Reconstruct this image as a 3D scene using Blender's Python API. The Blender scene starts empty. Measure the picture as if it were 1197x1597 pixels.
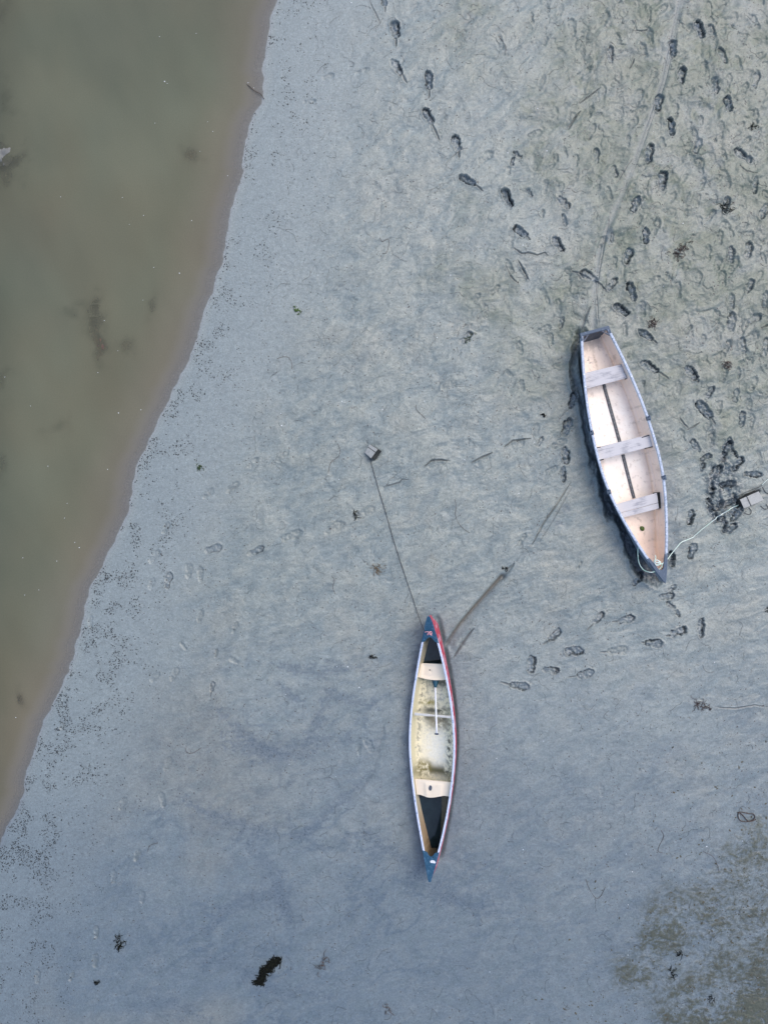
import bpy, math, random
import numpy as np
from mathutils import Matrix, Vector

random.seed(7)
PXM = .0115          # metres per photograph pixel on the mud
CAMH = 14.4          # height of the drone
def P(u, v, h=0.0):
    k = (CAMH-h)/CAMH
    return ((u-598.5)*PXM*k, (798.5-v)*PXM*k)

# ------------------------------------------------------------ camera, sky, sun, exposure
sc = bpy.context.scene
cam = bpy.data.cameras.new('camera'); camo = bpy.data.objects.new('camera', cam)
sc.collection.objects.link(camo); sc.camera = camo
camo.location = (0, 0, CAMH)
cam.sensor_fit = 'VERTICAL'; cam.sensor_height = 24
cam.lens = 12/((1597/2*PXM)/CAMH)
cam.clip_start = .1; cam.clip_end = 3000
SUN_EL, SUN_AZ = math.radians(54), math.radians(48)      # azimuth clockwise from +Y
w = bpy.data.worlds.new('World'); sc.world = w; w.use_nodes = True
nt = w.node_tree; bg = nt.nodes['Background']
sky = nt.nodes.new('ShaderNodeTexSky'); sky.sky_type = 'NISHITA'; sky.sun_disc = False
sky.sun_elevation = SUN_EL; sky.sun_rotation = SUN_AZ
sky.air_density = 1.0; sky.dust_density = 3.0; sky.ozone_density = 1.5
nt.links.new(sky.outputs[0], bg.inputs[0]); bg.inputs[1].default_value = .15
sl = bpy.data.lights.new('sun', 'SUN'); so = bpy.data.objects.new('sun', sl)
sc.collection.objects.link(so)
sl.energy = .45; sl.angle = math.radians(60); sl.color = (1, .98, .95)
d = Vector((math.sin(SUN_AZ)*math.cos(SUN_EL), math.cos(SUN_AZ)*math.cos(SUN_EL), math.sin(SUN_EL)))
so.rotation_euler = d.to_track_quat('Z', 'Y').to_euler(); so.location = (20, 20, 30)
sc.view_settings.view_transform = 'Standard'; sc.view_settings.look = 'None'
sc.view_settings.exposure = .80; sc.view_settings.gamma = 1

# ------------------------------------------------------------ helpers
COL = sc.collection
def link(o, parent=None):
    COL.objects.link(o)
    if parent is not None: o.parent = parent
    return o
def mesh(name, verts, faces, mat, parent=None, smooth=True, col=None):
    me = bpy.data.meshes.new(name)
    me.from_pydata([tuple(map(float, v)) for v in verts], [], [tuple(map(int, f)) for f in faces])
    me.materials.append(mat)
    if smooth: me.polygons.foreach_set('use_smooth', [True]*len(me.polygons))
    if col is not None:
        a = me.color_attributes.new('col', 'FLOAT_COLOR', 'POINT')
        a.data.foreach_set('color', np.asarray(col, np.float32).ravel())
    me.update()
    return link(bpy.data.objects.new(name, me), parent)
def empty(name, M):
    o = bpy.data.objects.new(name, None); o.empty_display_size = .2
    COL.objects.link(o); o.matrix_world = M
    return o
def tag(o, label=None, cat=None, group=None, kind=None):
    if label: o['label'] = label
    if cat: o['category'] = cat
    if group: o['group'] = group
    if kind: o['kind'] = kind
    return o

def perlin(x, y, seed=0):
    xi = np.floor(x); yi = np.floor(y)
    xf = (x-xi).astype(np.float32); yf = (y-yi).astype(np.float32)
    xi = xi.astype(np.int64) & 255; yi = yi.astype(np.int64) & 255
    rs = np.random.RandomState(seed+11)
    p = rs.permutation(256); p = np.concatenate([p, p, p])
    ang = rs.rand(256).astype(np.float32)*2*np.pi
    gx, gy = np.cos(ang), np.sin(ang)
    u = xf*xf*xf*(xf*(xf*6-15)+10); v = yf*yf*yf*(yf*(yf*6-15)+10)
    def g(ix, iy, fx, fy):
        h = p[p[(xi+ix) & 255]+((yi+iy) & 255)] & 255
        return gx[h]*fx+gy[h]*fy
    a = g(0, 0, xf, yf); b = g(1, 0, xf-1, yf); c = g(0, 1, xf, yf-1); e = g(1, 1, xf-1, yf-1)
    return (a+(b-a)*u)*(1-v)+(c+(e-c)*u)*v
def fbm(x, y, octv=4, seed=0, gain=.5):
    s = 0; a = 1; f = 1
    for i in range(octv):
        s = s+a*perlin(x*f+i*17.3, y*f-i*9.1, seed+i); a *= gain; f *= 2.03
    return s
def sst(x, a, b):
    t = np.clip((x-a)/(b-a), 0, 1); return t*t*(3-2*t)

# ------------------------------------------------------------ materials
def mat(name, color=(.5, .5, .5), rough=.5, attr=False, n1=None, bump=0, bscale=50, metal=0, spec=.5, vary=.15, coat=0):
    m = bpy.data.materials.new(name); m.use_nodes = True
    t = m.node_tree; b = t.nodes['Principled BSDF']
    b.inputs['Roughness'].default_value = rough; b.inputs['Metallic'].default_value = metal
    b.inputs['Specular IOR Level'].default_value = spec
    b.inputs['Coat Weight'].default_value = coat
    tc = t.nodes.new('ShaderNodeTexCoord')
    no = t.nodes.new('ShaderNodeTexNoise'); no.inputs['Scale'].default_value = bscale; no.inputs['Detail'].default_value = 6
    no.inputs['Roughness'].default_value = .65
    t.links.new(tc.outputs['Object'], no.inputs['Vector'])
    mr = t.nodes.new('ShaderNodeMapRange'); mr.inputs[1].default_value = .25; mr.inputs[2].default_value = .75
    mr.inputs[3].default_value = 1-vary; mr.inputs[4].default_value = 1+vary
    t.links.new(no.outputs['Fac'], mr.inputs[0])
    mx = t.nodes.new('ShaderNodeVectorMath'); mx.operation = 'SCALE'
    if attr:
        at = t.nodes.new('ShaderNodeAttribute'); at.attribute_name = 'col'
        t.links.new(at.outputs['Color'], mx.inputs[0])
    else:
        rgb = t.nodes.new('ShaderNodeRGB'); rgb.outputs[0].default_value = (*color, 1)
        src = rgb.outputs[0]
        if n1:     # (second colour, scale, lo, hi) patches of wear
            c2, s2, lo, hi = n1
            nn = t.nodes.new('ShaderNodeTexNoise'); nn.inputs['Scale'].default_value = s2; nn.inputs['Detail'].default_value = 7
            nn.inputs['Roughness'].default_value = .7
            t.links.new(tc.outputs['Object'], nn.inputs['Vector'])
            r2 = t.nodes.new('ShaderNodeMapRange'); r2.inputs[1].default_value = lo; r2.inputs[2].default_value = hi
            t.links.new(nn.outputs['Fac'], r2.inputs[0])
            mm = t.nodes.new('ShaderNodeMix'); mm.data_type = 'RGBA'
            t.links.new(r2.outputs[0], mm.inputs[0]); t.links.new(src, mm.inputs[6]); mm.inputs[7].default_value = (*c2, 1)
            src = mm.outputs[2]
        t.links.new(src, mx.inputs[0])
    t.links.new(mr.outputs[0], mx.inputs['Scale'])
    t.links.new(mx.outputs[0], b.inputs['Base Color'])
    if bump:
        bp = t.nodes.new('ShaderNodeBump'); bp.inputs['Strength'].default_value = 1; bp.inputs['Distance'].default_value = bump
        t.links.new(no.outputs['Fac'], bp.inputs['Height']); t.links.new(bp.outputs[0], b.inputs['Normal'])
    return m

def mud_material():
    m = bpy.data.materials.new('wet_mud'); m.use_nodes = True
    t = m.node_tree; b = t.nodes['Principled BSDF']
    at = t.nodes.new('ShaderNodeAttribute'); at.attribute_name = 'col'
    tc = t.nodes.new('ShaderNodeTexCoord')
    def noise(scale, det, rough=.6, vec=None):
        n = t.nodes.new('ShaderNodeTexNoise'); n.inputs['Scale'].default_value = scale; n.inputs['Detail'].default_value = det
        n.inputs['Roughness'].default_value = rough
        t.links.new(vec or tc.outputs['Object'], n.inputs['Vector']); return n
    n1 = noise(28, 6, .7); n2 = noise(75, 3, .75)
    m0 = t.nodes.new('ShaderNodeMapping'); m0.inputs['Rotation'].default_value = (0, 0, math.radians(-30))
    nw = noise(2.2, 3); vm = t.nodes.new('ShaderNodeVectorMath'); vm.operation = 'MULTIPLY_ADD'; vm.inputs[1].default_value = (.35, .35, 0)
    t.links.new(nw.outputs['Color'], vm.inputs[0]); t.links.new(tc.outputs['Object'], vm.inputs[2]); t.links.new(vm.outputs[0], m0.inputs['Vector'])
    mp = t.nodes.new('ShaderNodeMapping'); mp.inputs['Scale'].default_value = (.6, 1.15, 1)
    t.links.new(m0.outputs[0], mp.inputs['Vector'])
    n3 = noise(9, 7, .68, mp.outputs[0])
    def mr(src, lo, hi, a, c):
        r = t.nodes.new('ShaderNodeMapRange'); r.inputs[1].default_value = lo; r.inputs[2].default_value = hi
        r.inputs[3].default_value = a; r.inputs[4].default_value = c; t.links.new(src, r.inputs[0]); return r.outputs[0]
    def math_(op, a, c):
        q = t.nodes.new('ShaderNodeMath'); q.operation = op
        for i, s in enumerate((a, c)):
            if isinstance(s, (int, float)): q.inputs[i].default_value = s
            else: t.links.new(s, q.inputs[i])
        return q.outputs[0]
    f = math_('MULTIPLY', mr(n1.outputs['Fac'], .3, .7, .78, 1.18), mr(n2.outputs['Fac'], .3, .7, .74, 1.22))
    f = math_('MULTIPLY', f, mr(n3.outputs['Fac'], .3, .7, .90, 1.08))
    sc_ = t.nodes.new('ShaderNodeVectorMath'); sc_.operation = 'SCALE'
    t.links.new(at.outputs['Color'], sc_.inputs[0]); t.links.new(f, sc_.inputs['Scale'])
    t.links.new(sc_.outputs[0], b.inputs['Base Color'])
    rg = math_('ADD', mr(at.outputs['Alpha'], 0, 1, .52, .10), mr(n1.outputs['Fac'], .3, .7, -.05, .09))
    t.links.new(rg, b.inputs['Roughness'])
    b.inputs['Specular IOR Level'].default_value = .6
    h = math_('ADD', math_('MULTIPLY', n3.outputs['Fac'], .020), math_('ADD', math_('MULTIPLY', n1.outputs['Fac'], .010), math_('MULTIPLY', n2.outputs['Fac'], .004)))
    bp = t.nodes.new('ShaderNodeBump'); bp.inputs['Distance'].default_value = 1
    t.links.new(mr(at.outputs['Alpha'], 0, 1, .62, .08), bp.inputs['Strength'])
    t.links.new(h, bp.inputs['Height']); t.links.new(bp.outputs[0], b.inputs['Normal'])
    return m

def water_material():
    m = bpy.data.materials.new('murky_water'); m.use_nodes = True
    t = m.node_tree; t.nodes.clear()
    out = t.nodes.new('ShaderNodeOutputMaterial')
    at = t.nodes.new('ShaderNodeAttribute'); at.attribute_name = 'col'    # silt colour, alpha = how much the silt hides
    df = t.nodes.new('ShaderNodeBsdfDiffuse'); tr = t.nodes.new('ShaderNodeBsdfTransparent')
    tr.inputs[0].default_value = (.97, .97, .94, 1)
    tc0 = t.nodes.new('ShaderNodeTexCoord'); g0 = t.nodes.new('ShaderNodeTexNoise'); g0.inputs['Scale'].default_value = 45; g0.inputs['Detail'].default_value = 4
    t.links.new(tc0.outputs['Object'], g0.inputs['Vector']); g1 = t.nodes.new('ShaderNodeMapRange'); g1.inputs[1].default_value = .3; g1.inputs[2].default_value = .7; g1.inputs[3].default_value = .94; g1.inputs[4].default_value = 1.06
    t.links.new(g0.outputs['Fac'], g1.inputs[0]); g2 = t.nodes.new('ShaderNodeVectorMath'); g2.operation = 'SCALE'
    t.links.new(at.outputs['Color'], g2.inputs[0]); t.links.new(g1.outputs[0], g2.inputs['Scale']); t.links.new(g2.outputs[0], df.inputs[0])
    mx = t.nodes.new('ShaderNodeMixShader')
    t.links.new(at.outputs['Alpha'], mx.inputs[0]); t.links.new(tr.outputs[0], mx.inputs[1]); t.links.new(df.outputs[0], mx.inputs[2])
    gl = t.nodes.new('ShaderNodeBsdfGlossy'); gl.inputs['Roughness'].default_value = .06
    tc = t.nodes.new('ShaderNodeTexCoord'); no = t.nodes.new('ShaderNodeTexNoise'); no.inputs['Scale'].default_value = 14; no.inputs['Detail'].default_value = 5
    t.links.new(tc.outputs['Object'], no.inputs['Vector'])
    bp = t.nodes.new('ShaderNodeBump'); bp.inputs['Distance'].default_value = .004; bp.inputs['Strength'].default_value = .5
    t.links.new(no.outputs['Fac'], bp.inputs['Height']); t.links.new(bp.outputs[0], gl.inputs['Normal'])
    fr = t.nodes.new('ShaderNodeFresnel'); fr.inputs[0].default_value = 1.33
    t.links.new(bp.outputs[0], fr.inputs['Normal'])
    m2 = t.nodes.new('ShaderNodeMixShader')
    t.links.new(fr.outputs[0], m2.inputs[0]); t.links.new(mx.outputs[0], m2.inputs[1]); t.links.new(gl.outputs[0], m2.inputs[2])
    t.links.new(m2.outputs[0], out.inputs[0])
    return m
MUD = mud_material(); WATER = water_material()

# ------------------------------------------------------------ terrain functions
SH = [(455, -120), (430, 0), (418, 60), (412, 120), (405, 160), (397, 180), (385, 215), (372, 290), (360, 330), (350, 395), (330, 450), (308, 510),
      (287, 570), (262, 620), (238, 680), (212, 735), (204, 780), (193, 820), (170, 860), (146, 910), (133, 950), (124, 990), (105, 1040),
      (80, 1090), (68, 1130), (54, 1170), (36, 1230), (18, 1280), (0, 1312), (-60, 1450)]
shw = np.array([P(u, v) for u, v in SH]); shw = shw[np.argsort(shw[:, 1])]
ys = np.concatenate([[-900], shw[:, 1], [900]])
xs_ = np.concatenate([[shw[0, 0]-250], shw[:, 0], [shw[-1, 0]+120]])
_yy = np.linspace(-12, 12, 1921); _xx = np.interp(_yy, ys, xs_)
_k = np.ones(15)/15; _xs = np.convolve(np.pad(_xx, 7, 'edge'), _k, 'valid')
_xs = _xs+.11*fbm(_yy*1.1, _yy*0+.37, 3, 71, .55)+.035*fbm(_yy*6.3, _yy*0+.61, 3, 73)
def shore_d(x, y):
    xi = np.where(np.abs(y) < 12, np.interp(y, _yy, _xs), np.interp(y, ys, xs_))
    return (x-xi)*.91
def base_h(x, y):
    s = shore_d(x, y)
    land = .22*(1-np.exp(-np.maximum(s, 0)*.085))
    n = np.minimum(s, 0)
    sea = -.085*(1-np.exp(-(n/.75)**2))+.030*n
    return np.where(s > 0, land, np.maximum(sea, -2.5))
def poly_d(x, y, pts):
    best = np.full(x.shape, 1e9, np.float32); tt = np.zeros(x.shape, np.float32); side = np.zeros(x.shape, np.float32); L = 0
    for (ax, ay), (bx, by) in zip(pts[:-1], pts[1:]):
        dx, dy = bx-ax, by-ay; l2 = dx*dx+dy*dy; l = math.sqrt(l2)
        t = np.clip(((x-ax)*dx+(y-ay)*dy)/l2, 0, 1)
        dd = np.hypot(x-ax-t*dx, y-ay-t*dy); m = dd < best
        best = np.where(m, dd, best); tt = np.where(m, L+t*l, tt)
        side = np.where(m, np.sign((x-ax)*dy-(y-ay)*dx), side); L += l
    return best, tt, L, side

# grid lines: fine over the photographed mud, growing towards the horizon
STEP = .012
def axis(half):
    c = np.arange(-half, half+STEP/2, STEP); out = []; s = STEP; p = c[-1]
    while p < 900: s *= 1.27; p += s; out.append(p)
    out = np.array(out); return np.concatenate([-out[::-1], c, out]), len(out)
ax, ex = axis(7.25); ay, ey = axis(9.55)
X, Y = np.meshgrid(ax.astype(np.float32), ay.astype(np.float32))
NY, NX = X.shape
S_ = shore_d(X, Y).astype(np.float32)
H = base_h(X, Y).astype(np.float32)

def pxw(u0, v0):  # world of photo pixel
    return P(u0, v0)
# region masks
U = X/PXM+598.5; V = 798.5-Y/PXM          # plan coordinates in hundredths of the flat
wob = fbm(X*.45, Y*.45, 3, 5)
lump = sst(U+wob*260, 700, 1000)*sst(-V-wob*200, -820, -520)          # trampled corner, upper right
land = sst(S_, 0, .9)
mid = sst(S_, .8, 2.5)
wx = X+.12*fbm(X*1.4, Y*1.4, 3, 21); wy = Y+.12*fbm(X*1.4, Y*1.4, 3, 31)
ca, sa = math.cos(math.radians(30)), math.sin(math.radians(30))
rx = wx*ca+wy*sa; ry = -wx*sa+wy*ca
H += land*.006*fbm(X*.5, Y*.5, 3, 41)*3
rip = fbm(rx*1.25, ry*2.9, 5, 51, .52)
upmask = sst(-V+wob*200, -1250, -800)
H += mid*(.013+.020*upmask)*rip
rip2 = fbm(rx*4.5, ry*8, 4, 55, .6)
H += mid*(.002+.003*upmask)*rip2
l1 = fbm(wx*2.1, wy*2.1, 5, 61, .55); l2 = fbm(wx*5.2, wy*5.2, 4, 71, .6)
H += lump*(.024*l1+.006*l2)
H += land*.0025*fbm(X*11, Y*11, 3, 75)
# wiggly cracks and small ledges in the skin of the mud
cr = np.abs(fbm(wx*3.3, wy*3.3, 3, 81)); crm = sst(fbm(X*1.6, Y*1.6, 3, 91), .02, .22)*mid
crack = np.exp(-(cr/.016)**2)*crm*(.35+.65*np.maximum(lump, .45*upmask))
cr2 = np.abs(fbm(wx*6.1+3, wy*6.1, 3, 84)); crm2 = sst(fbm(X*2.6+9, Y*2.6, 2, 95), .12, .34)*mid
crack2 = np.exp(-(cr2/.028)**2)*crm2*(.25+.75*lump)
H -= .009*crack+.006*crack2
H += .008*sst(fbm(wx*3.3, wy*3.3, 3, 81), 0, .06)*crm*lump

# colour of the mud: grey, with olive film, blue-grey silt runs, dark fresh mud
C = np.empty((NY, NX, 4), np.float32)
basec = np.array([.262, .272, .278], np.float32)
C[..., :3] = basec
C[..., 3] = .30
def blend(mask, rgb, wet=None):
    for i in range(3): C[..., i] += (rgb[i]-C[..., i])*mask
    if wet is not None: C[..., 3] += (wet-C[..., 3])*mask
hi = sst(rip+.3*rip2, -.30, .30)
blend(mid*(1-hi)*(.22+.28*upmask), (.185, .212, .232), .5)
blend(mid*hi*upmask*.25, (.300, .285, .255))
blend(lump*sst(-l1, .0, .35)*.5, (.19, .21, .19), .4)
green = np.clip(lump*(.45+1.1*fbm(wx*1.5, wy*1.5, 4, 111))+.25*upmask*mid, 0, 1)
blend(lump*.5, (.245, .235, .200)); blend(green*.6, (.190, .195, .145))
blend(np.clip(lump*sst(fbm(wx*2.4, wy*2.4, 4, 117), .06, .4), 0, 1)*.6, (.105, .125, .080))
warm = sst(fbm(X*.8, Y*.8, 4, 121), .1, .5)*mid
blend(warm*.35, (.30, .275, .245))
low = sst(V+wob*180, 850, 1560)
blend(low*.85, (.120, .146, .186), .45)  # wetter mud toward the bottom, with lens falloff painted in
blend(sst(U+V*.5+wob*200, 1250, 1700)*sst(V, 900, 1300)*.15, (.24, .24, .24))
# silt runs: blue-grey wandering film low on the flat
run = np.exp(-(np.abs(fbm(rx*.55+7, ry*.95, 5, 131, .62))/.085)**2)
run = run*sst(fbm(X*.5+2, Y*.5, 2, 135), -.25, .15)*sst(V, 880, 1200)*mid
blend(np.clip(run*.55*(1-.6*sst(U, 640, 900)), 0, 1), (.090, .116, .158), .6)
run2 = sst(fbm(rx*1.1+3, ry*2.3, 5, 137, .65), .08, .32)*sst(V, 800, 1250)*mid
blend(run2*.22, (.095, .122, .165), .55)
tan = sst(fbm(X*.33+1, Y*.33, 3, 139), -.12, .25)*sst(-U, -560, -330)*sst(V, 850, 1000)*mid
blend(tan*.5, (.225, .212, .198))
mot = fbm(rx*3.1, ry*5.2, 4, 143, .6)
blend(mid*sst(-mot, .03, .35)*.30, (.135, .160, .178), .5); blend(mid*sst(mot, .08, .4)*.22*(.4+.6*upmask), (.30, .288, .262))
blend(np.exp(-(S_/1.5)**2)*sst(S_, 0, .2)*.5, (.205, .225, .245), .45)
blend(np.clip(crack*.85, 0, 1), (.075, .085, .08), .5)
blend(np.clip(crack2*.7, 0, 1), (.09, .10, .095), .5)
# olive-brown algae crust, lower right corner
alg = sst(U+.35*(V-1400)+wob*200, 960, 1200)*sst(V, 1160, 1440)
algn = .55*fbm(wx*8, wy*11, 6, 141, .8)+.6*fbm(wx*1.3, wy*1.7, 4, 147)
blend(sst(alg*(.78+1.5*algn), .12, 1.05)*.92, (.055, .054, .034), .2)
H += alg*.012*algn
blend(np.clip(sst(U+.3*V+wob*300, 1480, 1750)*sst(V, 1150, 1300)*sst(algn, -.05, .3), 0, 1)*.55, (.10, .10, .07), .2)
# brown bed under the water
uw = sst(-S_, .0, .30)
bedn = fbm(X*1.3, Y*1.3, 4, 151)
blend(uw, (.17, .150, .105), .2)
blend(uw*sst(bedn, .12, .45)*.55, (.06, .065, .05))
strk = np.exp(-((-S_-.55-.25*wob)/.16)**2)*sst(fbm(X*3, Y*1.2, 4, 155), -.05, .3)
blend(strk*.6, (.05, .045, .035))
# the water's edge: damp fringe
blend(np.exp(-(S_/.12)**2)*.25, (.22, .225, .225), .6)

C[..., :3] *= 1-.12*lump[..., None]
blend(lump*sst(fbm(wx*1.1+8, wy*1.1, 4, 119), -.05, .35)*.45, (.115, .130, .098), .35)
C[..., :3] *= 1+sst(S_, -.06, .08)[..., None]*(np.array([.945, 1.03, .965], np.float32)-1)
# ---- trails and grooves
def W(pts): return [P(u, v) for u, v in pts]
x0c, y0c = ax[ex], ay[ey]
def window(cx, cy, r):
    i0 = max(ex, int((cx-r-x0c)/STEP)+ex); i1 = min(NX-ex, int((cx+r-x0c)/STEP)+ex+2)
    j0 = max(ey, int((cy-r-y0c)/STEP)+ey); j1 = min(NY-ey, int((cy+r-y0c)/STEP)+ey+2)
    return slice(j0, max(j1, j0)), slice(i0, max(i1, i0))
def wblend(sl, mask, rgb, wet=None):
    c = C[sl]
    for i in range(3): c[..., i] += (rgb[i]-c[..., i])*mask
    if wet is not None: c[..., 3] += (wet-c[..., 3])*mask
def groove(pts, width, depth, rim=.2, dark=.6, rgb=(.10, .11, .11), taper=True, wet=.6, smooth=0, jag=.25, seed=0):
    w_ = W(pts); a = np.array(w_); c = a.mean(0); r = max(np.abs(a-c).max(0))+width*3+.05
    sl = window(c[0], c[1], r); x = X[sl]; y = Y[sl]
    if x.size == 0: return
    x = x+jag*width*fbm(x*9, y*9, 3, 200+seed); y = y+jag*width*fbm(x*9, y*9, 3, 300+seed)
    dd, t, L, _ = poly_d(x, y, w_)
    wd = width*(np.clip(np.sin(np.clip(t/L, .02, .98)*np.pi), 0, 1)**.5 if taper else 1)+1e-4
    g = np.exp(-(dd/wd)**2); rm = np.exp(-((dd-1.7*wd)/(.7*wd))**2)
    if smooth:
        m = np.exp(-(dd/(wd*smooth))**4)
        H[sl] += (base_h(X[sl], Y[sl])-H[sl])*m*.85
    H[sl] += -depth*g+depth*rim*rm
    wblend(sl, np.clip(g*dark, 0, 1), rgb, wet)
drag = [(1062, -25), (1047, 50), (1031, 130), (1010, 190), (985, 258), (964, 312), (943, 360), (931, 400), (925, 450), (922, 512)]
groove(drag, .055, .010, .4, .30, (.20, .225, .24), False, .5, smooth=1.3, jag=.2)
groove([(1057, -5), (1045, 50), (1029, 130), (1008, 192), (983, 260)], .010, .009, .4, .5, (.12, .135, .14), True, .6)
groove([(1062, 10), (1034, 132), (1012, 195), (988, 262), (966, 316)], .009, .007, .4, .4, (.13, .145, .15), True, .6)
groove([(950, 330), (940, 380), (931, 430), (928, 470)], .011, .010, .6, .5, (.12, .13, .13))
groove([(905, 515), (911, 495), (918, 480)], .02, .02, .3, .8, (.06, .07, .07))
groove([(926, 440), (929, 480), (930, 512)], .01, .01, .4, .4)
# wide dragged trench right of the red canoe
groove([(700, 1003), (720, 976), (745, 944), (783, 899)], .062, .040, .04, .25, (.2, .21, .21), False, .4, smooth=1.4, jag=.1)
groove([(694, 1005), (714, 975), (741, 943), (781, 898)], .034, .035, .05, .9, (.105, .090, .065), False, .35, jag=.15)
groove([(706, 1024), (717, 1006), (737, 979)], .022, .030, .06, .7, (.08, .08, .075), True)
groove([(779, 906), (790, 890), (800, 878)], .03, .02, .6, .4, jag=.9)
groove([(795, 885), (818, 857), (838, 838)], .007, .006, .4, .4)
groove([(826, 852), (846, 815), (866, 786), (888, 752)], .015, .018, .4, .7, (.12, .115, .09), jag=.3)
groove([(838, 846), (860, 812), (880, 775), (892, 757)], .010, .012, .5, .5)
for q_, wd in [([(340, 1108), (362, 1128), (385, 1152), (420, 1168), (450, 1178)], .07), ([(345, 1152), (372, 1160), (420, 1175), (470, 1172), (505, 1148)], .12), ([(470, 1170), (492, 1130), (510, 1080), (560, 1095), (598, 1105)], .06),
    ([(425, 1035), (455, 1042), (505, 1050), (530, 1040), (560, 1040)], .07), ([(430, 1060), (455, 1085), (476, 1096)], .045), ([(282, 1240), (315, 1265), (345, 1272), (378, 1285), (410, 1298), (455, 1298)], .07),
    ([(440, 1300), (480, 1298), (505, 1272), (540, 1240), (580, 1205)], .06), ([(315, 1450), (350, 1420), (385, 1400), (430, 1395), (470, 1440)], .09), ([(380, 1300), (420, 1350), (440, 1400), (455, 1450)], .10), ([(200, 1570), (240, 1560), (290, 1570), (330, 1590)], .10), ([(300, 1490), (360, 1500), (430, 1540), (520, 1550)], .08), ([(560, 1300), (620, 1330), (700, 1400), (800, 1420)], .09)]:
    groove(q_, wd*1.5, .003, .1, .52, (.100, .130, .158), True, .65, jag=1.6, seed=int(q_[0][0]) % 50)
for pts, wd, dp in [
    ([(661, 728), (672, 719), (686, 718), (700, 719)], .016, .028), ([(734, 722), (748, 715), (766, 706)], .016, .028),
    ([(784, 698), (798, 688), (815, 686), (827, 684)], .015, .026), ([(597, 760), (622, 753), (626, 748), (636, 748)], .012, .02),
    ([(798, 388), (812, 398), (822, 396), (836, 400), (848, 396), (852, 401)], .014, .024),
    ([(787, 415), (794, 432), (806, 444)], .013, .022), ([(806, 408), (816, 425), (823, 438)], .016, .028),
    ([(887, 424), (905, 430), (920, 438)], .014, .022), ([(924, 438), (936, 447), (944, 456)], .012, .022),
    ([(1046, 65), (1038, 72), (1047, 80)], .012, .02), ([(576, 2), (583, 18), (593, 38)], .010, .016),
    ([(984, 52), (1000, 52), (1008, 48)], .012, .022), ([(900, 165), (918, 152), (933, 140)], .012, .022),
    ([(884, 205), (893, 188), (903, 176)], .014, .022), ([(979, 110), (985, 100), (987, 94)], .012, .022),
    ([(1148, 262), (1158, 271), (1176, 275)], .010, .018), ([(700, 250), (718, 236), (729, 233)], .010, .012),
    ([(1055, 652), (1062, 662), (1068, 668)], .012, .022), ([(1066, 672), (1076, 667), (1086, 660)], .012, .022),
    ([(1180, 515), (1190, 510), (1197, 509)], .014, .024), ([(958, 290), (975, 262), (985, 250)], .009, .012),
    ([(1108, 1100), (1140, 1102), (1170, 1097), (1190, 1100)], .012, .014),
    ([(600, 1125), (590, 1175), (585, 1200), (560, 1235)], .05, .006)]:
    groove(pts, wd, dp, .45, .8 if dp > .01 else .2, (.07, .08, .08), jag=.5, seed=int(pts[0][0]) % 50)

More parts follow.
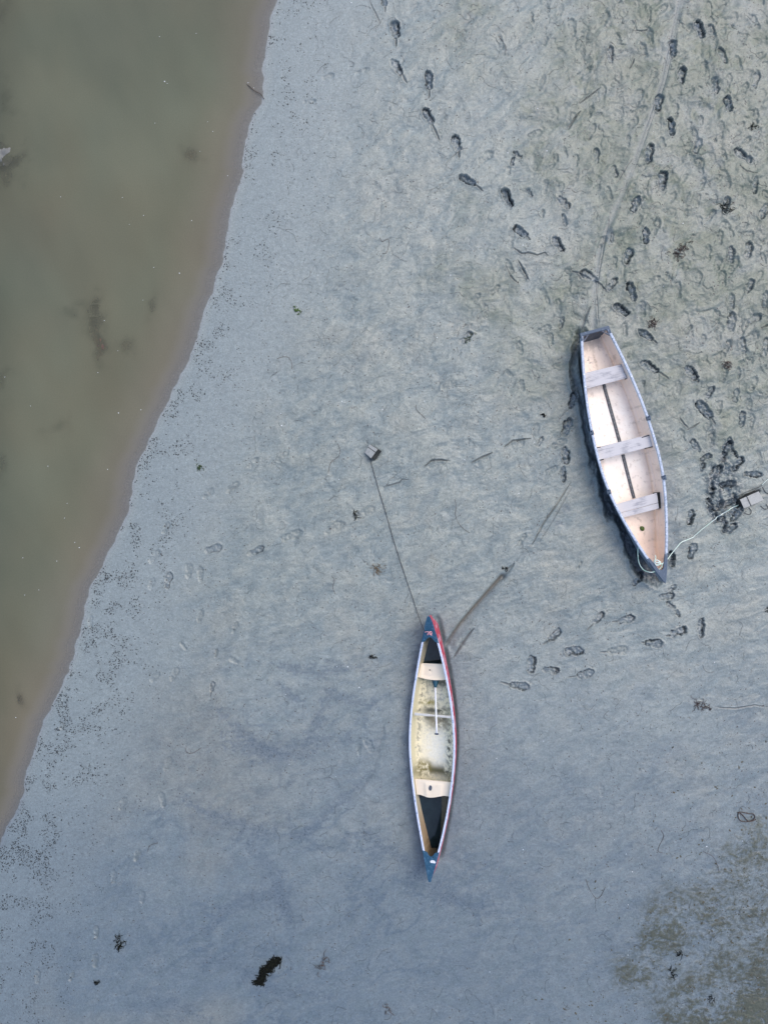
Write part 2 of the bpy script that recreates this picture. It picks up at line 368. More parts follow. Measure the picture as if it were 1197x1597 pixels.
# ---- boot prints.  (u, v, degrees clockwise from up, length px, depth m, darkness, tail)
FP = [(598, 0, -10, 24, .06, .9, 8), (616, 47, -6, 29, .085, 1, 12), (618, 106, -35, 30, .05, .9, 14), (668, 127, -4, 30, .075, .95, 12),
 (667, 183, -28, 28, .075, .95, 26), (711, 225, -14, 28, .07, .85, 9), (728, 283, -58, 30, .085, 1, 14), (790, 310, -25, 33, .11, 1, 0),
 (877, 319, -45, 25, .045, .6, 0), (798, 254, 20, 14, .05, .8, 0), (806, 244, -50, 18, .05, .7, 0), (833, 211, 72, 26, .035, .4, 0), (860, 255, 28, 26, .035, .4, 0),
 (756, 248, 50, 30, .03, .4, 0), (825, 303, -40, 16, .045, .7, 0), (792, 268, 0, 14, .03, .5, 0),
 (1087, 50, -22, 28, .085, 1, 0), (1106, 54, -25, 24, .04, .45, 0), (1046, 81, 4, 28, .065, .85, 0), (1059, 122, 10, 27, .07, .9, 0), (1024, 164, 8, 28, .06, .85, 0),
 (1043, 201, -8, 28, .085, 1, 0), (1009, 243, 10, 33, .065, .75, 0), (1030, 284, 0, 30, .07, .85, 0), (988, 322, 25, 28, .06, .75, 0),
 (949, 90, 0, 27, .045, .6, 0), (1111, 138, -12, 27, .05, .6, 0), (1131, 165, -15, 25, .07, .85, 0), (1172, 188, 0, 26, .035, .5, 0), (1154, 246, -55, 34, .055, .75, 0),
 (1083, 232, 20, 25, .04, .5, 0), (927, 246, 0, 24, .04, .45, 0), (956, 270, -20, 20, .04, .5, 0), (947, 304, -15, 22, .035, .5, 0),
 (1127, 322, 10, 24, .05, .7, 0), (1128, 284, -15, 28, .035, .5, 0), (918, 178, 15, 22, .035, .4, 0), (992, 156, 20, 30, .03, .35, 0), (888, 191, 25, 28, .03, .4, 0),
 (1102, 19, -8, 25, .03, .4, 0), (1172, 293, 0, 25, .04, .5, 0), (1186, 333, 30, 28, .045, .6, 0), (984, 195, 40, 24, .03, .4, 0), (1122, 92, -25, 28, .04, .5, 0), (1173, 130, 15, 30, .04, .4, 0),
 (810, 364, -52, 26, .08, .95, 6), (868, 383, -35, 28, .075, .9, 0), (793, 418, -25, 26, .035, .5, 0), (814, 430, -25, 22, .03, .4, 0),
 (915, 433, -60, 30, .05, .8, 0), (952, 445, 35, 24, .045, .7, 0), (981, 457, -18, 32, .085, .95, 0), (966, 485, -58, 29, .085, 1, 0),
 (976, 402, 15, 27, .065, .85, 0), (1003, 371, 0, 27, .08, .9, 0), (848, 463, -22, 28, .03, .35, 0), (868, 480, -4, 26, .03, .4, 0), (846, 516, 62, 26, .03, .45, 0), (858, 530, -8, 20, .03, .35, 0),
 (873, 505, 10, 20, .04, .6, 0), (808, 545, -12, 24, .03, .4, 0), (726, 528, 45, 26, .045, .7, 0), (770, 455, 45, 22, .035, .5, 0), (740, 467, 45, 22, .03, .35, 0),
 (883, 433, -5, 26, .03, .4, 0), (795, 375, 5, 30, .025, .4, 0), (878, 345, -15, 20, .04, .5, 0), (936, 380, 30, 22, .03, .7, 0), (951, 373, 0, 16, .03, .4, 0),
 (1003, 524, -55, 29, .07, .85, 8), (1009, 573, -60, 32, .06, .85, 18), (1074, 583, -40, 28, .075, .9, 5), (1093, 640, -40, 36, .07, .85, 10),
 (1136, 400, -4, 26, .045, .6, 0), (1162, 393, 10, 28, .05, .65, 0), (1122, 437, 0, 26, .035, .4, 0), (1164, 449, 20, 24, .05, .65, 0), (1136, 472, 0, 26, .04, .5, 0),
 (1136, 504, 4, 30, .045, .6, 0), (1153, 541, -6, 26, .04, .5, 0), (1188, 543, 8, 30, .04, .5, 0), (1129, 543, 20, 24, .035, .5, 0), (1116, 557, 70, 24, .035, .5, 0),
 (1158, 566, 72, 26, .035, .5, 0), (1146, 583, 0, 20, .035, .4, 0), (1123, 588, 15, 24, .035, .45, 0), (1168, 600, 25, 26, .035, .5, 0), (1142, 618, 12, 24, .04, .5, 0),
 (1193, 603, 20, 24, .035, .5, 0), (1115, 637, 10, 24, .035, .5, 0), (1152, 655, 5, 25, .05, .6, 0), (1103, 613, 30, 22, .055, .75, 0), (1167, 658, 10, 24, .035, .4, 0),
 (1091, 533, 20, 20, .03, .35, 0), (1103, 682, 15, 24, .035, .5, 0), (1128, 693, 40, 24, .06, .8, 0), (1080, 696, -35, 24, .045, .6, 0), (998, 484, -5, 26, .035, .4, 0), (971, 515, 0, 24, .035, .4, 0),
 (1187, 470, 10, 28, .04, .5, 0), (1170, 500, 60, 26, .04, .4, 0), (1104, 687, 5, 24, .03, .4, 0),
 (1129, 699, 35, 24, .085, .95, 0), (1139, 707, -30, 18, .08, .95, 0), (1124, 713, 15, 18, .08, 1, 0), (1095, 714, 62, 20, .075, .9, 0), (1091, 729, 20, 17, .07, .9, 0),
 (1145, 724, 35, 28, .08, .9, 0), (1112, 737, 42, 28, .075, .85, 0), (1130, 755, 80, 26, .11, 1, 0), (1168, 740, 92, 29, .07, .9, 0), (1105, 754, 0, 16, .07, .8, 0),
 (1105, 769, 20, 20, .085, .9, 0), (1141, 777, -20, 18, .07, .85, 0), (1103, 788, -20, 24, .095, 1, 0), (1117, 789, 40, 22, .09, .95, 0), (1130, 785, 65, 24, .08, .9, 0),
 (1143, 803, 40, 26, .08, .95, 0), (1115, 811, 70, 22, .06, .8, 0), (1124, 821, 10, 20, .09, 1, 0), (1136, 823, 40, 22, .08, .95, 0), (1108, 800, -35, 28, .07, .9, 0),
 (1072, 807, 14, 26, .075, .9, 0), (1074, 859, 16, 26, .06, .8, 0), (1177, 716, -15, 26, .03, .4, 0), (1043, 871, -5, 26, .13, 1, 0),
 (882, 667, 18, 30, .075, .85, 0), (880, 711, -6, 28, .075, .85, 0), (876, 740, -3, 25, .07, .8, 0), (891, 625, 15, 28, .09, 1, 0), (869, 693, 62, 26, .035, .5, 0),
 (857, 734, 62, 22, .025, .4, 0), (840, 690, 30, 18, .04, .6, 0), (813, 840, 30, 20, .03, .5, 0), (699, 602, 62, 26, .025, .4, 0), (812, 602, -15, 20, .025, .4, 0),
 (679, 724, 65, 26, .02, .3, 0), (752, 719, 62, 24, .02, .3, 0), (805, 692, 65, 26, .02, .3, 0),
 (263, 905, 12, 26, .042, .55, 0), (313, 894, 0, 24, .03, .45, 0), (295, 890, 8, 24, .028, .3, 0), (334, 856, 75, 28, .04, .5, 0), (400, 859, 65, 28, .038, .5, 0), (456, 835, 70, 34, .035, .45, 0),
 (522, 823, 66, 34, .03, .4, 0), (570, 800, 60, 34, .025, .35, 0), (364, 760, 50, 26, .035, .4, 0), (326, 770, 45, 22, .03, .35, 0), (259, 823, 30, 20, .025, .35, 0), (395, 722, 45, 22, .025, .3, 0),
 (441, 712, 50, 26, .025, .3, 0), (241, 868, 35, 26, .025, .25, 0), (313, 960, 20, 20, .03, .4, 0), (367, 978, 25, 20, .025, .3, 0),
 (338, 1018, 5, 15, .035, .6, 0), (332, 1070, 8, 16, .04, .7, 6), (273, 1051, 30, 24, .028, .4, 0), (287, 1007, -35, 16, .028, .4, 0), (243, 1056, 45, 20, .022, .3, 0),
 (366, 1029, -60, 18, .02, .3, 0), (100, 1130, 35, 20, .02, .3, 0), (142, 970, 0, 20, .02, .25, 0), (237, 910, 20, 20, .02, .2, 0),
 (827, 1034, 4, 28, .06, .8, 0), (856, 1043, 92, 26, .06, .8, 0), (808, 1068, 98, 32, .055, .65, 14), (893, 1014, 88, 30, .065, .9, 0), (910, 1049, 75, 27, .045, .6, 14),
 (930, 963, 42, 26, .055, .75, 12), (863, 989, 48, 26, .055, .75, 10), (974, 965, 78, 26, .055, .75, 10), (960, 1013, 82, 34, .035, .5, 10), (901, 880, 25, 13, .03, .6, 0),
 (1016, 1002, 92, 28, .065, .85, 6), (1053, 984, 68, 28, .065, .85, 6), (1088, 978, 0, 31, .065, .85, 0), (1035, 929, 80, 26, .05, .75, 0), (1044, 916, 40, 14, .045, .7, 0),
 (1041, 943, -60, 16, .045, .6, 0), (1052, 955, -30, 14, .05, .7, 0), (991, 902, 42, 26, .06, .9, 0), (512, 120, 70, 20, .025, .4, 0), (483, 160, 80, 20, .02, .25, 0),
 (565, 112, 70, 22, .02, .2, 0), (215, 1332, 20, 20, .03, .5, 0), (193, 1252, 22, 22, .02, .3, 0), (152, 1452, 5, 20, .035, .35, 0), (60, 1522, 0, 24, .03, .35, 0),
 (150, 1497, 5, 22, .03, .5, 0), (113, 1522, 25, 16, .03, .7, 0), (179, 1366, 10, 22, .028, .3, 0), (255, 1246, -10, 24, .02, .3, 0), (263, 1190, 20, 24, .02, .35, 0), (223, 1398, 0, 20, .02, .2, 0),
 (560, 1168, 0, 20, .02, .2, 0), (575, 1160, -30, 26, .02, .25, 0), (935, 1230, 0, 18, .012, .2, 0), (1000, 600, 0, 12, .03, .4, 0)]
rng = random.Random(5)
def ok_place(u, v, r=24):
    return all((u-f[0])**2+(v-f[1])**2 > r*r for f in FP) and not (880 < u < 1050 and 490 < v < 915)
n0 = 0
for _ in range(900):
    u = rng.uniform(760, 1215); v = rng.uniform(-10, 720)
    dens = min(1, max(0, (u-760)/330))*(1 if v < 560 else .5)*(.55 if v > 380 and u < 1060 else 1)
    if rng.random() < dens and ok_place(u, v, 17):
        # keep the smooth drag trail clear
        tu = np.interp(v, [0, 130, 312, 400, 512], [1056, 1031, 964, 931, 922])
        if abs(u-tu) < 16: continue
        FP.append((u, v, rng.choice([0, 10, -12, 25, 60, -40, 5])+rng.uniform(-14, 14), rng.uniform(15, 32), rng.uniform(.012, .034), rng.uniform(.15, .55), 0)); n0 += 1
    if n0 > 260: break
def stamp(k, u, v, ang, L, depth, dark, tail):
    cx, cy = P(u, v); Lm = L*PXM; r = Lm*1.1+tail*PXM*1.6
    sl = window(cx, cy, r); x = X[sl]; y = Y[sl]
    if x.size < 4: return
    a = math.radians(ang); ux, uy = math.sin(a), math.cos(a)
    amp = .030 if depth > .04 else .020
    nx = x+amp*fbm(x*13+k, y*13, 3, 400+k % 17, .6); ny = y+amp*fbm(x*13-k, y*13+5, 3, 440+k % 13, .6)
    p = ((nx-cx)*ux+(ny-cy)*uy)/(Lm/2); q = ((nx-cx)*uy-(ny-cy)*ux)/(Lm/2)
    hw = .43+.06*math.sin(k*1.7)
    sole = np.hypot((p-.30)/.68, q/hw)-1; heel = np.hypot((p+.56)/.44, q/(hw*.80))-1
    kk = .55; hh = np.clip(.5+.5*(heel-sole)/kk, 0, 1); sd = (heel*(1-hh)+sole*hh-kk*hh*(1-hh))
    deep_ = depth > .037
    wall = .11 if depth > .04 else .34
    ins = sst(-sd, -wall*.5, wall*.9)
    floor = .8+.5*fbm(x*16, y*16+k, 3, 470+k % 7)+.18*p*math.cos(k)
    bnd = base_h(x, y)
    soft = H[sl]
    # pressed floor, squeezed rim on one side more than the other
    rim = (1 if deep_ else .45)*np.exp(-((sd-.20)/.16)**2)*(.5+.5*np.sin(np.arctan2(q, p)+k*2.1)+.6*fbm(x*9, y*9, 2, 480+k % 5))
    depth *= .85
    H[sl] = soft-depth*.85*ins*floor+depth*.30*ins*fbm(x*22, y*22, 2, 455+k % 11)+depth*.26*np.clip(rim, 0, 2)
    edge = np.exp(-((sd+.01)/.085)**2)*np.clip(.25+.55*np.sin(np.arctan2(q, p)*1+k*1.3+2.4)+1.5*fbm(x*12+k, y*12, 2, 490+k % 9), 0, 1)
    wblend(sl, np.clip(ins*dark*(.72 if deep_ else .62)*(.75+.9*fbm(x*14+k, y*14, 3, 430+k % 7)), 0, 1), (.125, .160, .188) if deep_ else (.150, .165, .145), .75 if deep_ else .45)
    wblend(sl, np.clip(edge*dark*(.95 if deep_ else .35), 0, 1), (.022, .032, .036), .6)  # dark outline: shade of the steep print walls painted in
    wblend(sl, np.clip(rim*(1-ins)*dark*.35, 0, 1), (.30, .285, .25), .3)
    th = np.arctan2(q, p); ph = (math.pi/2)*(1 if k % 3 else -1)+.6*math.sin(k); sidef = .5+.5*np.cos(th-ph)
    cres = sst(sd, -.50, -.10)*sst(-sd, -.06, .03)*sst(sidef+.3*fbm(x*14, y*14+k, 2, 499), .35, .8)  # wall shade painted as a near-black crescent on one side
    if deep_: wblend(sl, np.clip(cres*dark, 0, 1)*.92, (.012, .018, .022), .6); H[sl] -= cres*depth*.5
    if tail:
        bx, by = cx-ux*(Lm/2), cy-uy*(Lm/2)
        e = (u-math.sin(a)*L*.45, v+math.cos(a)*L*.45); f = (u-math.sin(a+.06)*(L*.5+tail*1.1), v+math.cos(a+.06)*(L*.5+tail*1.1))
        groove([e, f], .012+.004*(k % 3), depth*.35, .5, .8, (.06, .07, .07), jag=.5, seed=k % 20)
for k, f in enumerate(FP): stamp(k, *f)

cx, cy = P(1122, 766); sl = window(cx, cy, 1.0); x = X[sl]; y = Y[sl]
e = np.hypot((x-cx)/.36, (y-cy)/.66)+.35*fbm(x*4, y*4, 3, 560); g = sst(-e, -1.15, -.6)
k1 = fbm(x*7, y*7, 4, 563, .65); k2 = fbm(x*6+5, y*6, 4, 567, .65)
H[sl] += g*(.055*k1-.015); wblend(sl, g*sst(k2, .0, .12)*sst(-k2, -.24, -.12)*.85, (.03, .04, .045), .6)
wblend(sl, g*sst(-k1, .05, .3)*.6, (.10, .13, .155), .75); wblend(sl, g*sst(k1, .1, .35)*.4, (.33, .315, .28), .3)
# ---- scoured hollow left of the big boat: dark mud, hull shade painted in black
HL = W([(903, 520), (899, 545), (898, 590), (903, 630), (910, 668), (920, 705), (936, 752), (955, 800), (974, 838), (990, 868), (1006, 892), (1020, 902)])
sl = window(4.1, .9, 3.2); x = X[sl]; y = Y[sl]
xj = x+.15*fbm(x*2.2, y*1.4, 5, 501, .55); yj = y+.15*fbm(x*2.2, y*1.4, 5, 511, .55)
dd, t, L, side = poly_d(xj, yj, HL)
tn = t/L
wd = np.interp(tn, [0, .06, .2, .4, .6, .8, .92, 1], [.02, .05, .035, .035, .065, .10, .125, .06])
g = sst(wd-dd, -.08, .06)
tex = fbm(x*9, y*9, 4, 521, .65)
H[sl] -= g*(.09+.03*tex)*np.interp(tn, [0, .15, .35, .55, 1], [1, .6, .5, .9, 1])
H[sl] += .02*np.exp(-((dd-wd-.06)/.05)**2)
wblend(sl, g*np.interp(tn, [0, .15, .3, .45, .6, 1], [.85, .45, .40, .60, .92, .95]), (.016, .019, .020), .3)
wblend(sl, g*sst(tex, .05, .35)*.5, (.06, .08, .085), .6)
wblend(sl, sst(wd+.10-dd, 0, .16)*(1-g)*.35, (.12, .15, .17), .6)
# damp skirt round both hulls, their soft ambient shade painted in
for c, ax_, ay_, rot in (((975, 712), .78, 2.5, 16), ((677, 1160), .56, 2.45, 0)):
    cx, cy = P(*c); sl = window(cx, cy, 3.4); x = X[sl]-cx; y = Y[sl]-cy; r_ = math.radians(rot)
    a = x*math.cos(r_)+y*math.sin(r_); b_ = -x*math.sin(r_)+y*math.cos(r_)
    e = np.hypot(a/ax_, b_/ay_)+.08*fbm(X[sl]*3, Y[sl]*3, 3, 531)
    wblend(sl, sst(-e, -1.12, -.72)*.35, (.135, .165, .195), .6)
# puddle stains
for (u, v, a, b_) in [(869, 816, 8, 5), (880, 793, 8, 8), (948, 372, 8, 14), (516, 1030, 12, 5)]:
    cx, cy = P(u, v); sl = window(cx, cy, .3); e = np.hypot((X[sl]-cx)/(a*PXM), (Y[sl]-cy)/(b_*PXM))+.3*fbm(X[sl]*7, Y[sl]*7, 2, 540)
    wblend(sl, sst(-e, -1.1, -.7)*.5, (.13, .155, .165), .8)
# holes in which the two mooring weights sit
for (u, v, a, b_, dp) in [(1164, 773, .15, .045, .04), (1150, 784, .06, .07, .06), (584, 710, .09, .08, .012)]:
    cx, cy = P(u, v); sl = window(cx, cy, .5); r_ = math.radians(-20)
    x = X[sl]-cx; y = Y[sl]-cy; xa = x*math.cos(r_)-y*math.sin(r_)*-1; yb = -x*math.sin(-r_)+y*math.cos(r_)
    e = np.hypot(xa/a, yb/b_)+.35*fbm(X[sl]*9, Y[sl]*9, 3, 545)
    g = sst(-e, -1.15, -.8); H[sl] -= dp*g; wblend(sl, g*.75, (.05, .052, .050) if dp > .03 else (.13, .15, .16), .5)
G_before = H.copy()

def G(x, y):
    fx = np.clip((x-x0c)/STEP, 0, NX-2*ex-2)+ex; fy = np.clip((y-y0c)/STEP, 0, NY-2*ey-2)+ey
    return float(H[int(fy), int(fx)])

# ------------------------------------------------------------ frames of the two boats (needed to sink the mud under them)
def frame(a_px, b_px, h, roll, zbase, hg):
    """local +Y from point a to point b, origin on the keel line; gunwale centre (0,0,hg) lands over a_px"""
    A = Vector((*P(*a_px, h), 0)); B = Vector((*P(*b_px, h), 0)); d = (B-A); L = d.length; d.normalize()
    rz = math.atan2(d.y, d.x)-math.pi/2
    R = Matrix.Rotation(rz, 4, 'Z') @ Matrix.Rotation(roll, 4, 'Y')
    off = R @ Vector((0, 0, hg))
    loc = Vector((A.x-off.x, A.y-off.y, zbase))
    return Matrix.Translation(loc) @ R, L
BM, BL = frame((925, 517), (1031, 906.5), .45, math.radians(-1.5), .045, .42)
CM, CL = frame((672, 959), (673.4, 1369.6), .40, math.radians(18.5), .055, .36)
def pick(M, u, v, hl):
    """local point on the plane z=hl of frame M seen at photo pixel (u,v)"""
    Mi = M.inverted(); o = Mi @ Vector((0, 0, CAMH)); p = P(u, v); q = Mi @ Vector((p[0], p[1], 0)); r = q-o
    t = (hl-o.z)/r.z; s = o+r*t
    return s.x, s.y
b_y = np.array([0, .37, .75, 1.12, 1.5, 1.87, 2.25, 2.62, 3.0, 3.37, 3.75, 4.12, 4.35, BL])
b_w = np.array([.242, .322, .397, .454, .499, .521, .531, .516, .461, .375, .271, .149, .066, .004])
c_y = np.array([0, .1, .38, .77, 1.15, 1.53, 1.91, 2.3, 2.68, 3.06, 3.44, 3.83, 4.21, 4.45, CL])
c_w = np.array([.006, .045, .122, .214, .289, .353, .393, .410, .385, .342, .282, .201, .111, .048, .006])*1.0
def sm(xq, xp, fp, n=9, r=.22):
    return sum(np.interp(np.clip(xq+k*r/(n//2), xp[0], xp[-1]), xp, fp) for k in range(-(n//2), n//2+1))/n
def bw(y): e = np.minimum(y, BL-y); return np.where(e < .22, np.interp(y, b_y, b_w), sm(y, b_y, b_w))
def cw(y): e = np.minimum(y, CL-y); return np.where(e < .22, np.interp(y, c_y, c_w), sm(y, c_y, c_w))
for M, wf, LL, fr, dz in ((BM, bw, BL, .74, -.02), (CM, cw, CL, .80, -.015)):
    Mi = np.array(M.inverted()); c = M @ Vector((0, LL/2, 0)); sl = window(c.x, c.y, 2.6)
    x = X[sl]; y = Y[sl]; z0 = M.translation.z
    lx = Mi[0, 0]*x+Mi[0, 1]*y+Mi[0, 2]*z0+Mi[0, 3]; ly = Mi[1, 0]*x+Mi[1, 1]*y+Mi[1, 2]*z0+Mi[1, 3]
    wv = wf(np.clip(ly, 0, LL))*fr
    inside = sst(wv-np.abs(lx), -.06, .03)*sst(ly, .0, .12)*sst(LL-ly, .12, .35)
    H[sl] = H[sl]*(1-inside)+np.minimum(H[sl], z0+dz)*inside

# ------------------------------------------------------------ ground mesh
idx = np.arange(NX*NY, dtype=np.int32).reshape(NY, NX)
quads = np.stack([idx[:-1, :-1], idx[:-1, 1:], idx[1:, 1:], idx[1:, :-1]], -1).reshape(-1, 4)
me = bpy.data.meshes.new('ground')
me.vertices.add(NX*NY); me.vertices.foreach_set('co', np.stack([X, Y, H], -1).astype(np.float32).ravel())
me.loops.add(quads.size); me.loops.foreach_set('vertex_index', quads.ravel())
me.polygons.add(len(quads)); me.polygons.foreach_set('loop_start', np.arange(0, quads.size, 4, dtype=np.int32))
me.polygons.foreach_set('use_smooth', np.ones(len(quads), bool))
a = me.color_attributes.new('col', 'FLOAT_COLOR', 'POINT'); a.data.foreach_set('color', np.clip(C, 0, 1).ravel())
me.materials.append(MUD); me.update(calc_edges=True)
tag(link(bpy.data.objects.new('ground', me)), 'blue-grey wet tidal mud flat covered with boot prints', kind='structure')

# ------------------------------------------------------------ water sheet
def grow(c, lim, g=1.3):
    out = []; s = c[1]-c[0]; p = c[-1]
    while p < lim: s *= g; p += s; out.append(p)
    return np.array(out)
wxs = np.arange(-7.4, 0, .03); lo = grow(np.array([0, .03]), 800); wxs = np.concatenate([-7.4-lo[::-1], wxs])
wys = np.arange(-9.6, 9.6, .04); g_ = grow(np.array([0, .04]), 800); wys = np.concatenate([-9.6-g_[::-1], wys, 9.56+g_])
wxs = np.concatenate([wxs, grow(np.array([0, .03]), 160)])
WX, WY = np.meshgrid(wxs, wys)
ROCKS = [(12, 262, .45, .55, .2, -.045, 0), (157, 537, .17, .33, .10, -.012, .15), (152, 493, .22, .28, .12, -.035, 0), (238, 477, .09, .28, .06, -.028, -.15),
 (2, 600, .22, .42, .12, -.030, 0), (88, 668, .30, .22, .10, -.040, .3), (31, 1088, .07, .14, .06, -.006, .2), (298, 240, .17, .20, .06, -.022, .2),
 (196, 535, .18, .2, .06, -.03, .2), (108, 487, .26, .16, .06, -.04, .2), (0, 730, .16, .35, .10, -.030, 0), (147, 472, .14, .28, .1, -.016, 0), (3, 240, .2, .28, .1, -.002, 0),
 (0, 25, .3, .4, .1, -.035, 0), (5, 150, .3, .35, .1, -.035, 0)]
WD = np.maximum(0, -base_h(WX, WY)); MM = np.zeros(WX.shape)
for u_, v_, rx_, ry_, rz_, tp_, rt_ in ROCKS:      # the water is only this deep over each sunken stone
    x_, y_ = P(u_, v_); c_, s_ = math.cos(rt_), math.sin(rt_); dx_ = WX-x_; dy_ = WY-y_
    e_ = np.hypot((dx_*c_+dy_*s_)/(rx_*1.7), (-dx_*s_+dy_*c_)/(ry_*1.6)); e_ = e_+.55*fbm(WX*2.6, WY*2.6, 4, 650, .6); m_ = np.exp(-np.clip(e_, 0, 9)**2*1.3)*.92
    MM = np.maximum(MM, m_); WD = WD*(1-m_)+np.minimum(WD, -tp_*.5+.001)*m_
Ws = shore_d(WX, WY)
hide = 1-np.exp(-WD*50-(.35+.75*sst(-Ws, 0, .3))*(1-MM)*(.3+.7*sst(-Ws, -.04, .04)))
wc = np.empty(WX.shape+(4,), np.float32)
wn = fbm(WX*.35, WY*.35, 4, 601)
f = sst(-Ws, .05, 1.15)+.35*wn
shallow = np.array([.172, .154, .108]); deep = np.array([.126, .127, .084])
f = np.clip(f, 0, 1)[..., None]
wc[..., :3] = shallow*(1-f)+deep*f
wn2 = fbm(WX*1.1+WY*.4, WY*.5, 4, 605)
wc[..., :3] *= (1+.16*wn+.10*wn2-.06*sst(WY, 3, 9)-.30*sst(-WX, 6.1, 7.2)*(.6+wn))[..., None]  # darkening toward the left edge is lens falloff painted into the water
wc[..., :3] += (fbm(WX*.5+5, WY*.3, 3, 609)*.014)[..., None]*np.array([1, .1, -.2])
ed_ = (1-sst(-Ws, -.02, .42))[..., None]; wc[..., :3] = wc[..., :3]*(1-ed_)+np.array([.222, .208, .185])*ed_
wc[..., 3] = np.clip(hide*.985, 0, .985)
keep = Ws < .06
wi = np.arange(WX.size).reshape(WX.shape)
q = np.stack([wi[:-1, :-1], wi[:-1, 1:], wi[1:, 1:], wi[1:, :-1]], -1).reshape(-1, 4)
kq = (keep[:-1, :-1] & keep[:-1, 1:] & keep[1:, 1:] & keep[1:, :-1]).ravel(); q = q[kq]
used = np.unique(q); rm = np.full(WX.size, -1); rm[used] = np.arange(len(used)); q = rm[q]
me = bpy.data.meshes.new('water')
me.vertices.add(len(used)); me.vertices.foreach_set('co', np.stack([WX.ravel()[used], WY.ravel()[used], np.zeros(len(used))], -1).astype(np.float32).ravel())
me.loops.add(q.size); me.loops.foreach_set('vertex_index', q.astype(np.int32).ravel())
me.polygons.add(len(q)); me.polygons.foreach_set('loop_start', np.arange(0, q.size, 4, dtype=np.int32))
me.polygons.foreach_set('use_smooth', np.ones(len(q), bool))
a = me.color_attributes.new('col', 'FLOAT_COLOR', 'POINT'); a.data.foreach_set('color', wc.reshape(-1, 4)[used].ravel())
me.materials.append(WATER); me.update(calc_edges=True)
tag(link(bpy.data.objects.new('water', me)), 'murky olive river water lapping the mud', kind='structure')

# ------------------------------------------------------------ shape helpers
def tube_data(pts, rad, n=6, V_=None, F_=None):
    V_ = [] if V_ is None else V_; F_ = [] if F_ is None else F_
    pts = [Vector(p) for p in pts]; m = len(pts); b = len(V_)
    for i, p in enumerate(pts):
        t = (pts[min(i+1, m-1)]-pts[max(i-1, 0)])
        if t.length < 1e-7: t = Vector((1, 0, 0))
        t.normalize(); s = t.cross(Vector((0, 0, 1)))
        if s.length < 1e-3: s = Vector((1, 0, 0))
        s.normalize(); u = s.cross(t); r = rad[i] if hasattr(rad, '__len__') else rad
        for k in range(n):
            a = 2*math.pi*k/n; q = p+s*(math.cos(a)*r)+u*(math.sin(a)*r); V_.append((q.x, q.y, q.z))
    for i in range(m-1):
        for k in range(n):
            F_.append((b+i*n+k, b+i*n+(k+1) % n, b+(i+1)*n+(k+1) % n, b+(i+1)*n+k))
    F_.append(tuple(b+k for k in range(n-1, -1, -1))); F_.append(tuple(b+(m-1)*n+k for k in range(n)))
    return V_, F_
def spline(ctrl, n=10):
    out = []; c = [Vector(p) for p in ctrl]; c = [c[0]*2-c[1]]+c+[c[-1]*2-c[-2]]
    for i in range(1, len(c)-2):
        for k in range(n):
            t = k/n; a, b, d, e = c[i-1], c[i], c[i+1], c[i+2]
            out.append(.5*((2*b)+(-a+d)*t+(2*a-5*b+4*d-e)*t*t+(-a+3*b-3*d+e)*t**3))
    out.append(c[-2]); return out
def prism(poly, z0, z1, zf=None):
    """slab from a plan polygon; zf(x,y) adds height"""
    n = len(poly); zf = zf or (lambda x, y: 0)
    V_ = [(x, y, z0+zf(x, y)) for x, y in poly]+[(x, y, z1+zf(x, y)) for x, y in poly]
    A = sum(poly[i][0]*poly[(i+1) % n][1]-poly[(i+1) % n][0]*poly[i][1] for i in range(n))
    if A < 0: V_ = [(x, y, z0+zf(x, y)) for x, y in poly[::-1]]+[(x, y, z1+zf(x, y)) for x, y in poly[::-1]]
    F_ = [tuple(range(n-1, -1, -1)), tuple(range(n, 2*n))]+[(i, (i+1) % n, n+(i+1) % n, n+i) for i in range(n)]
    return V_, F_
def bevel(o, wd=.004, seg=2):
    m = o.modifiers.new('b', 'BEVEL'); m.width = wd; m.segments = seg; m.limit_method = 'ANGLE'; m.angle_limit = math.radians(40)
    return o
def grid_mesh(name, Pg, m, parent, col=None, flip=False):
    ny, nx, _ = Pg.shape; i = np.arange(nx*ny).reshape(ny, nx)
    q = np.stack([i[:-1, :-1], i[:-1, 1:], i[1:, 1:], i[1:, :-1]], -1).reshape(-1, 4)
    if flip: q = q[:, ::-1]
    return mesh(name, Pg.reshape(-1, 3), q.tolist(), m, parent, col=None if col is None else col.reshape(-1, 4))
def merge(*vf):
    V_, F_ = [], []
    for v, f in vf:
        b = len(V_); V_ += list(v); F_ += [tuple(b+i for i in g) for g in f]
    return V_, F_
def ribbon(path, wd, th):
    """rectangular rail swept along a list of points, wd across in plan, th high"""
    V_, F_ = [], []; m = len(path)
    for i, p in enumerate(path):
        t = Vector(path[min(i+1, m-1)])-Vector(path[max(i-1, 0)]); t.z = 0; t.normalize(); s = Vector((t.y, -t.x, 0)); p = Vector(p)
        w_ = wd[i] if hasattr(wd, '__len__') else wd
        e = th*.28
        for a, b in ((-.5, -.5), (-.5, .5-e/th), (-.36, .5), (.36, .5), (.5, .5-e/th), (.5, -.5)):
            q = p+s*(a*w_)+Vector((0, 0, b*th)); V_.append(tuple(q))
    k = 6
    for i in range(m-1):
        for j in range(k): F_.append((i*k+j, i*k+(j+1) % k, (i+1)*k+(j+1) % k, (i+1)*k+j))
    F_.append(tuple(range(k-1, -1, -1))); F_.append(tuple((m-1)*k+j for j in range(k)))
    return V_, F_

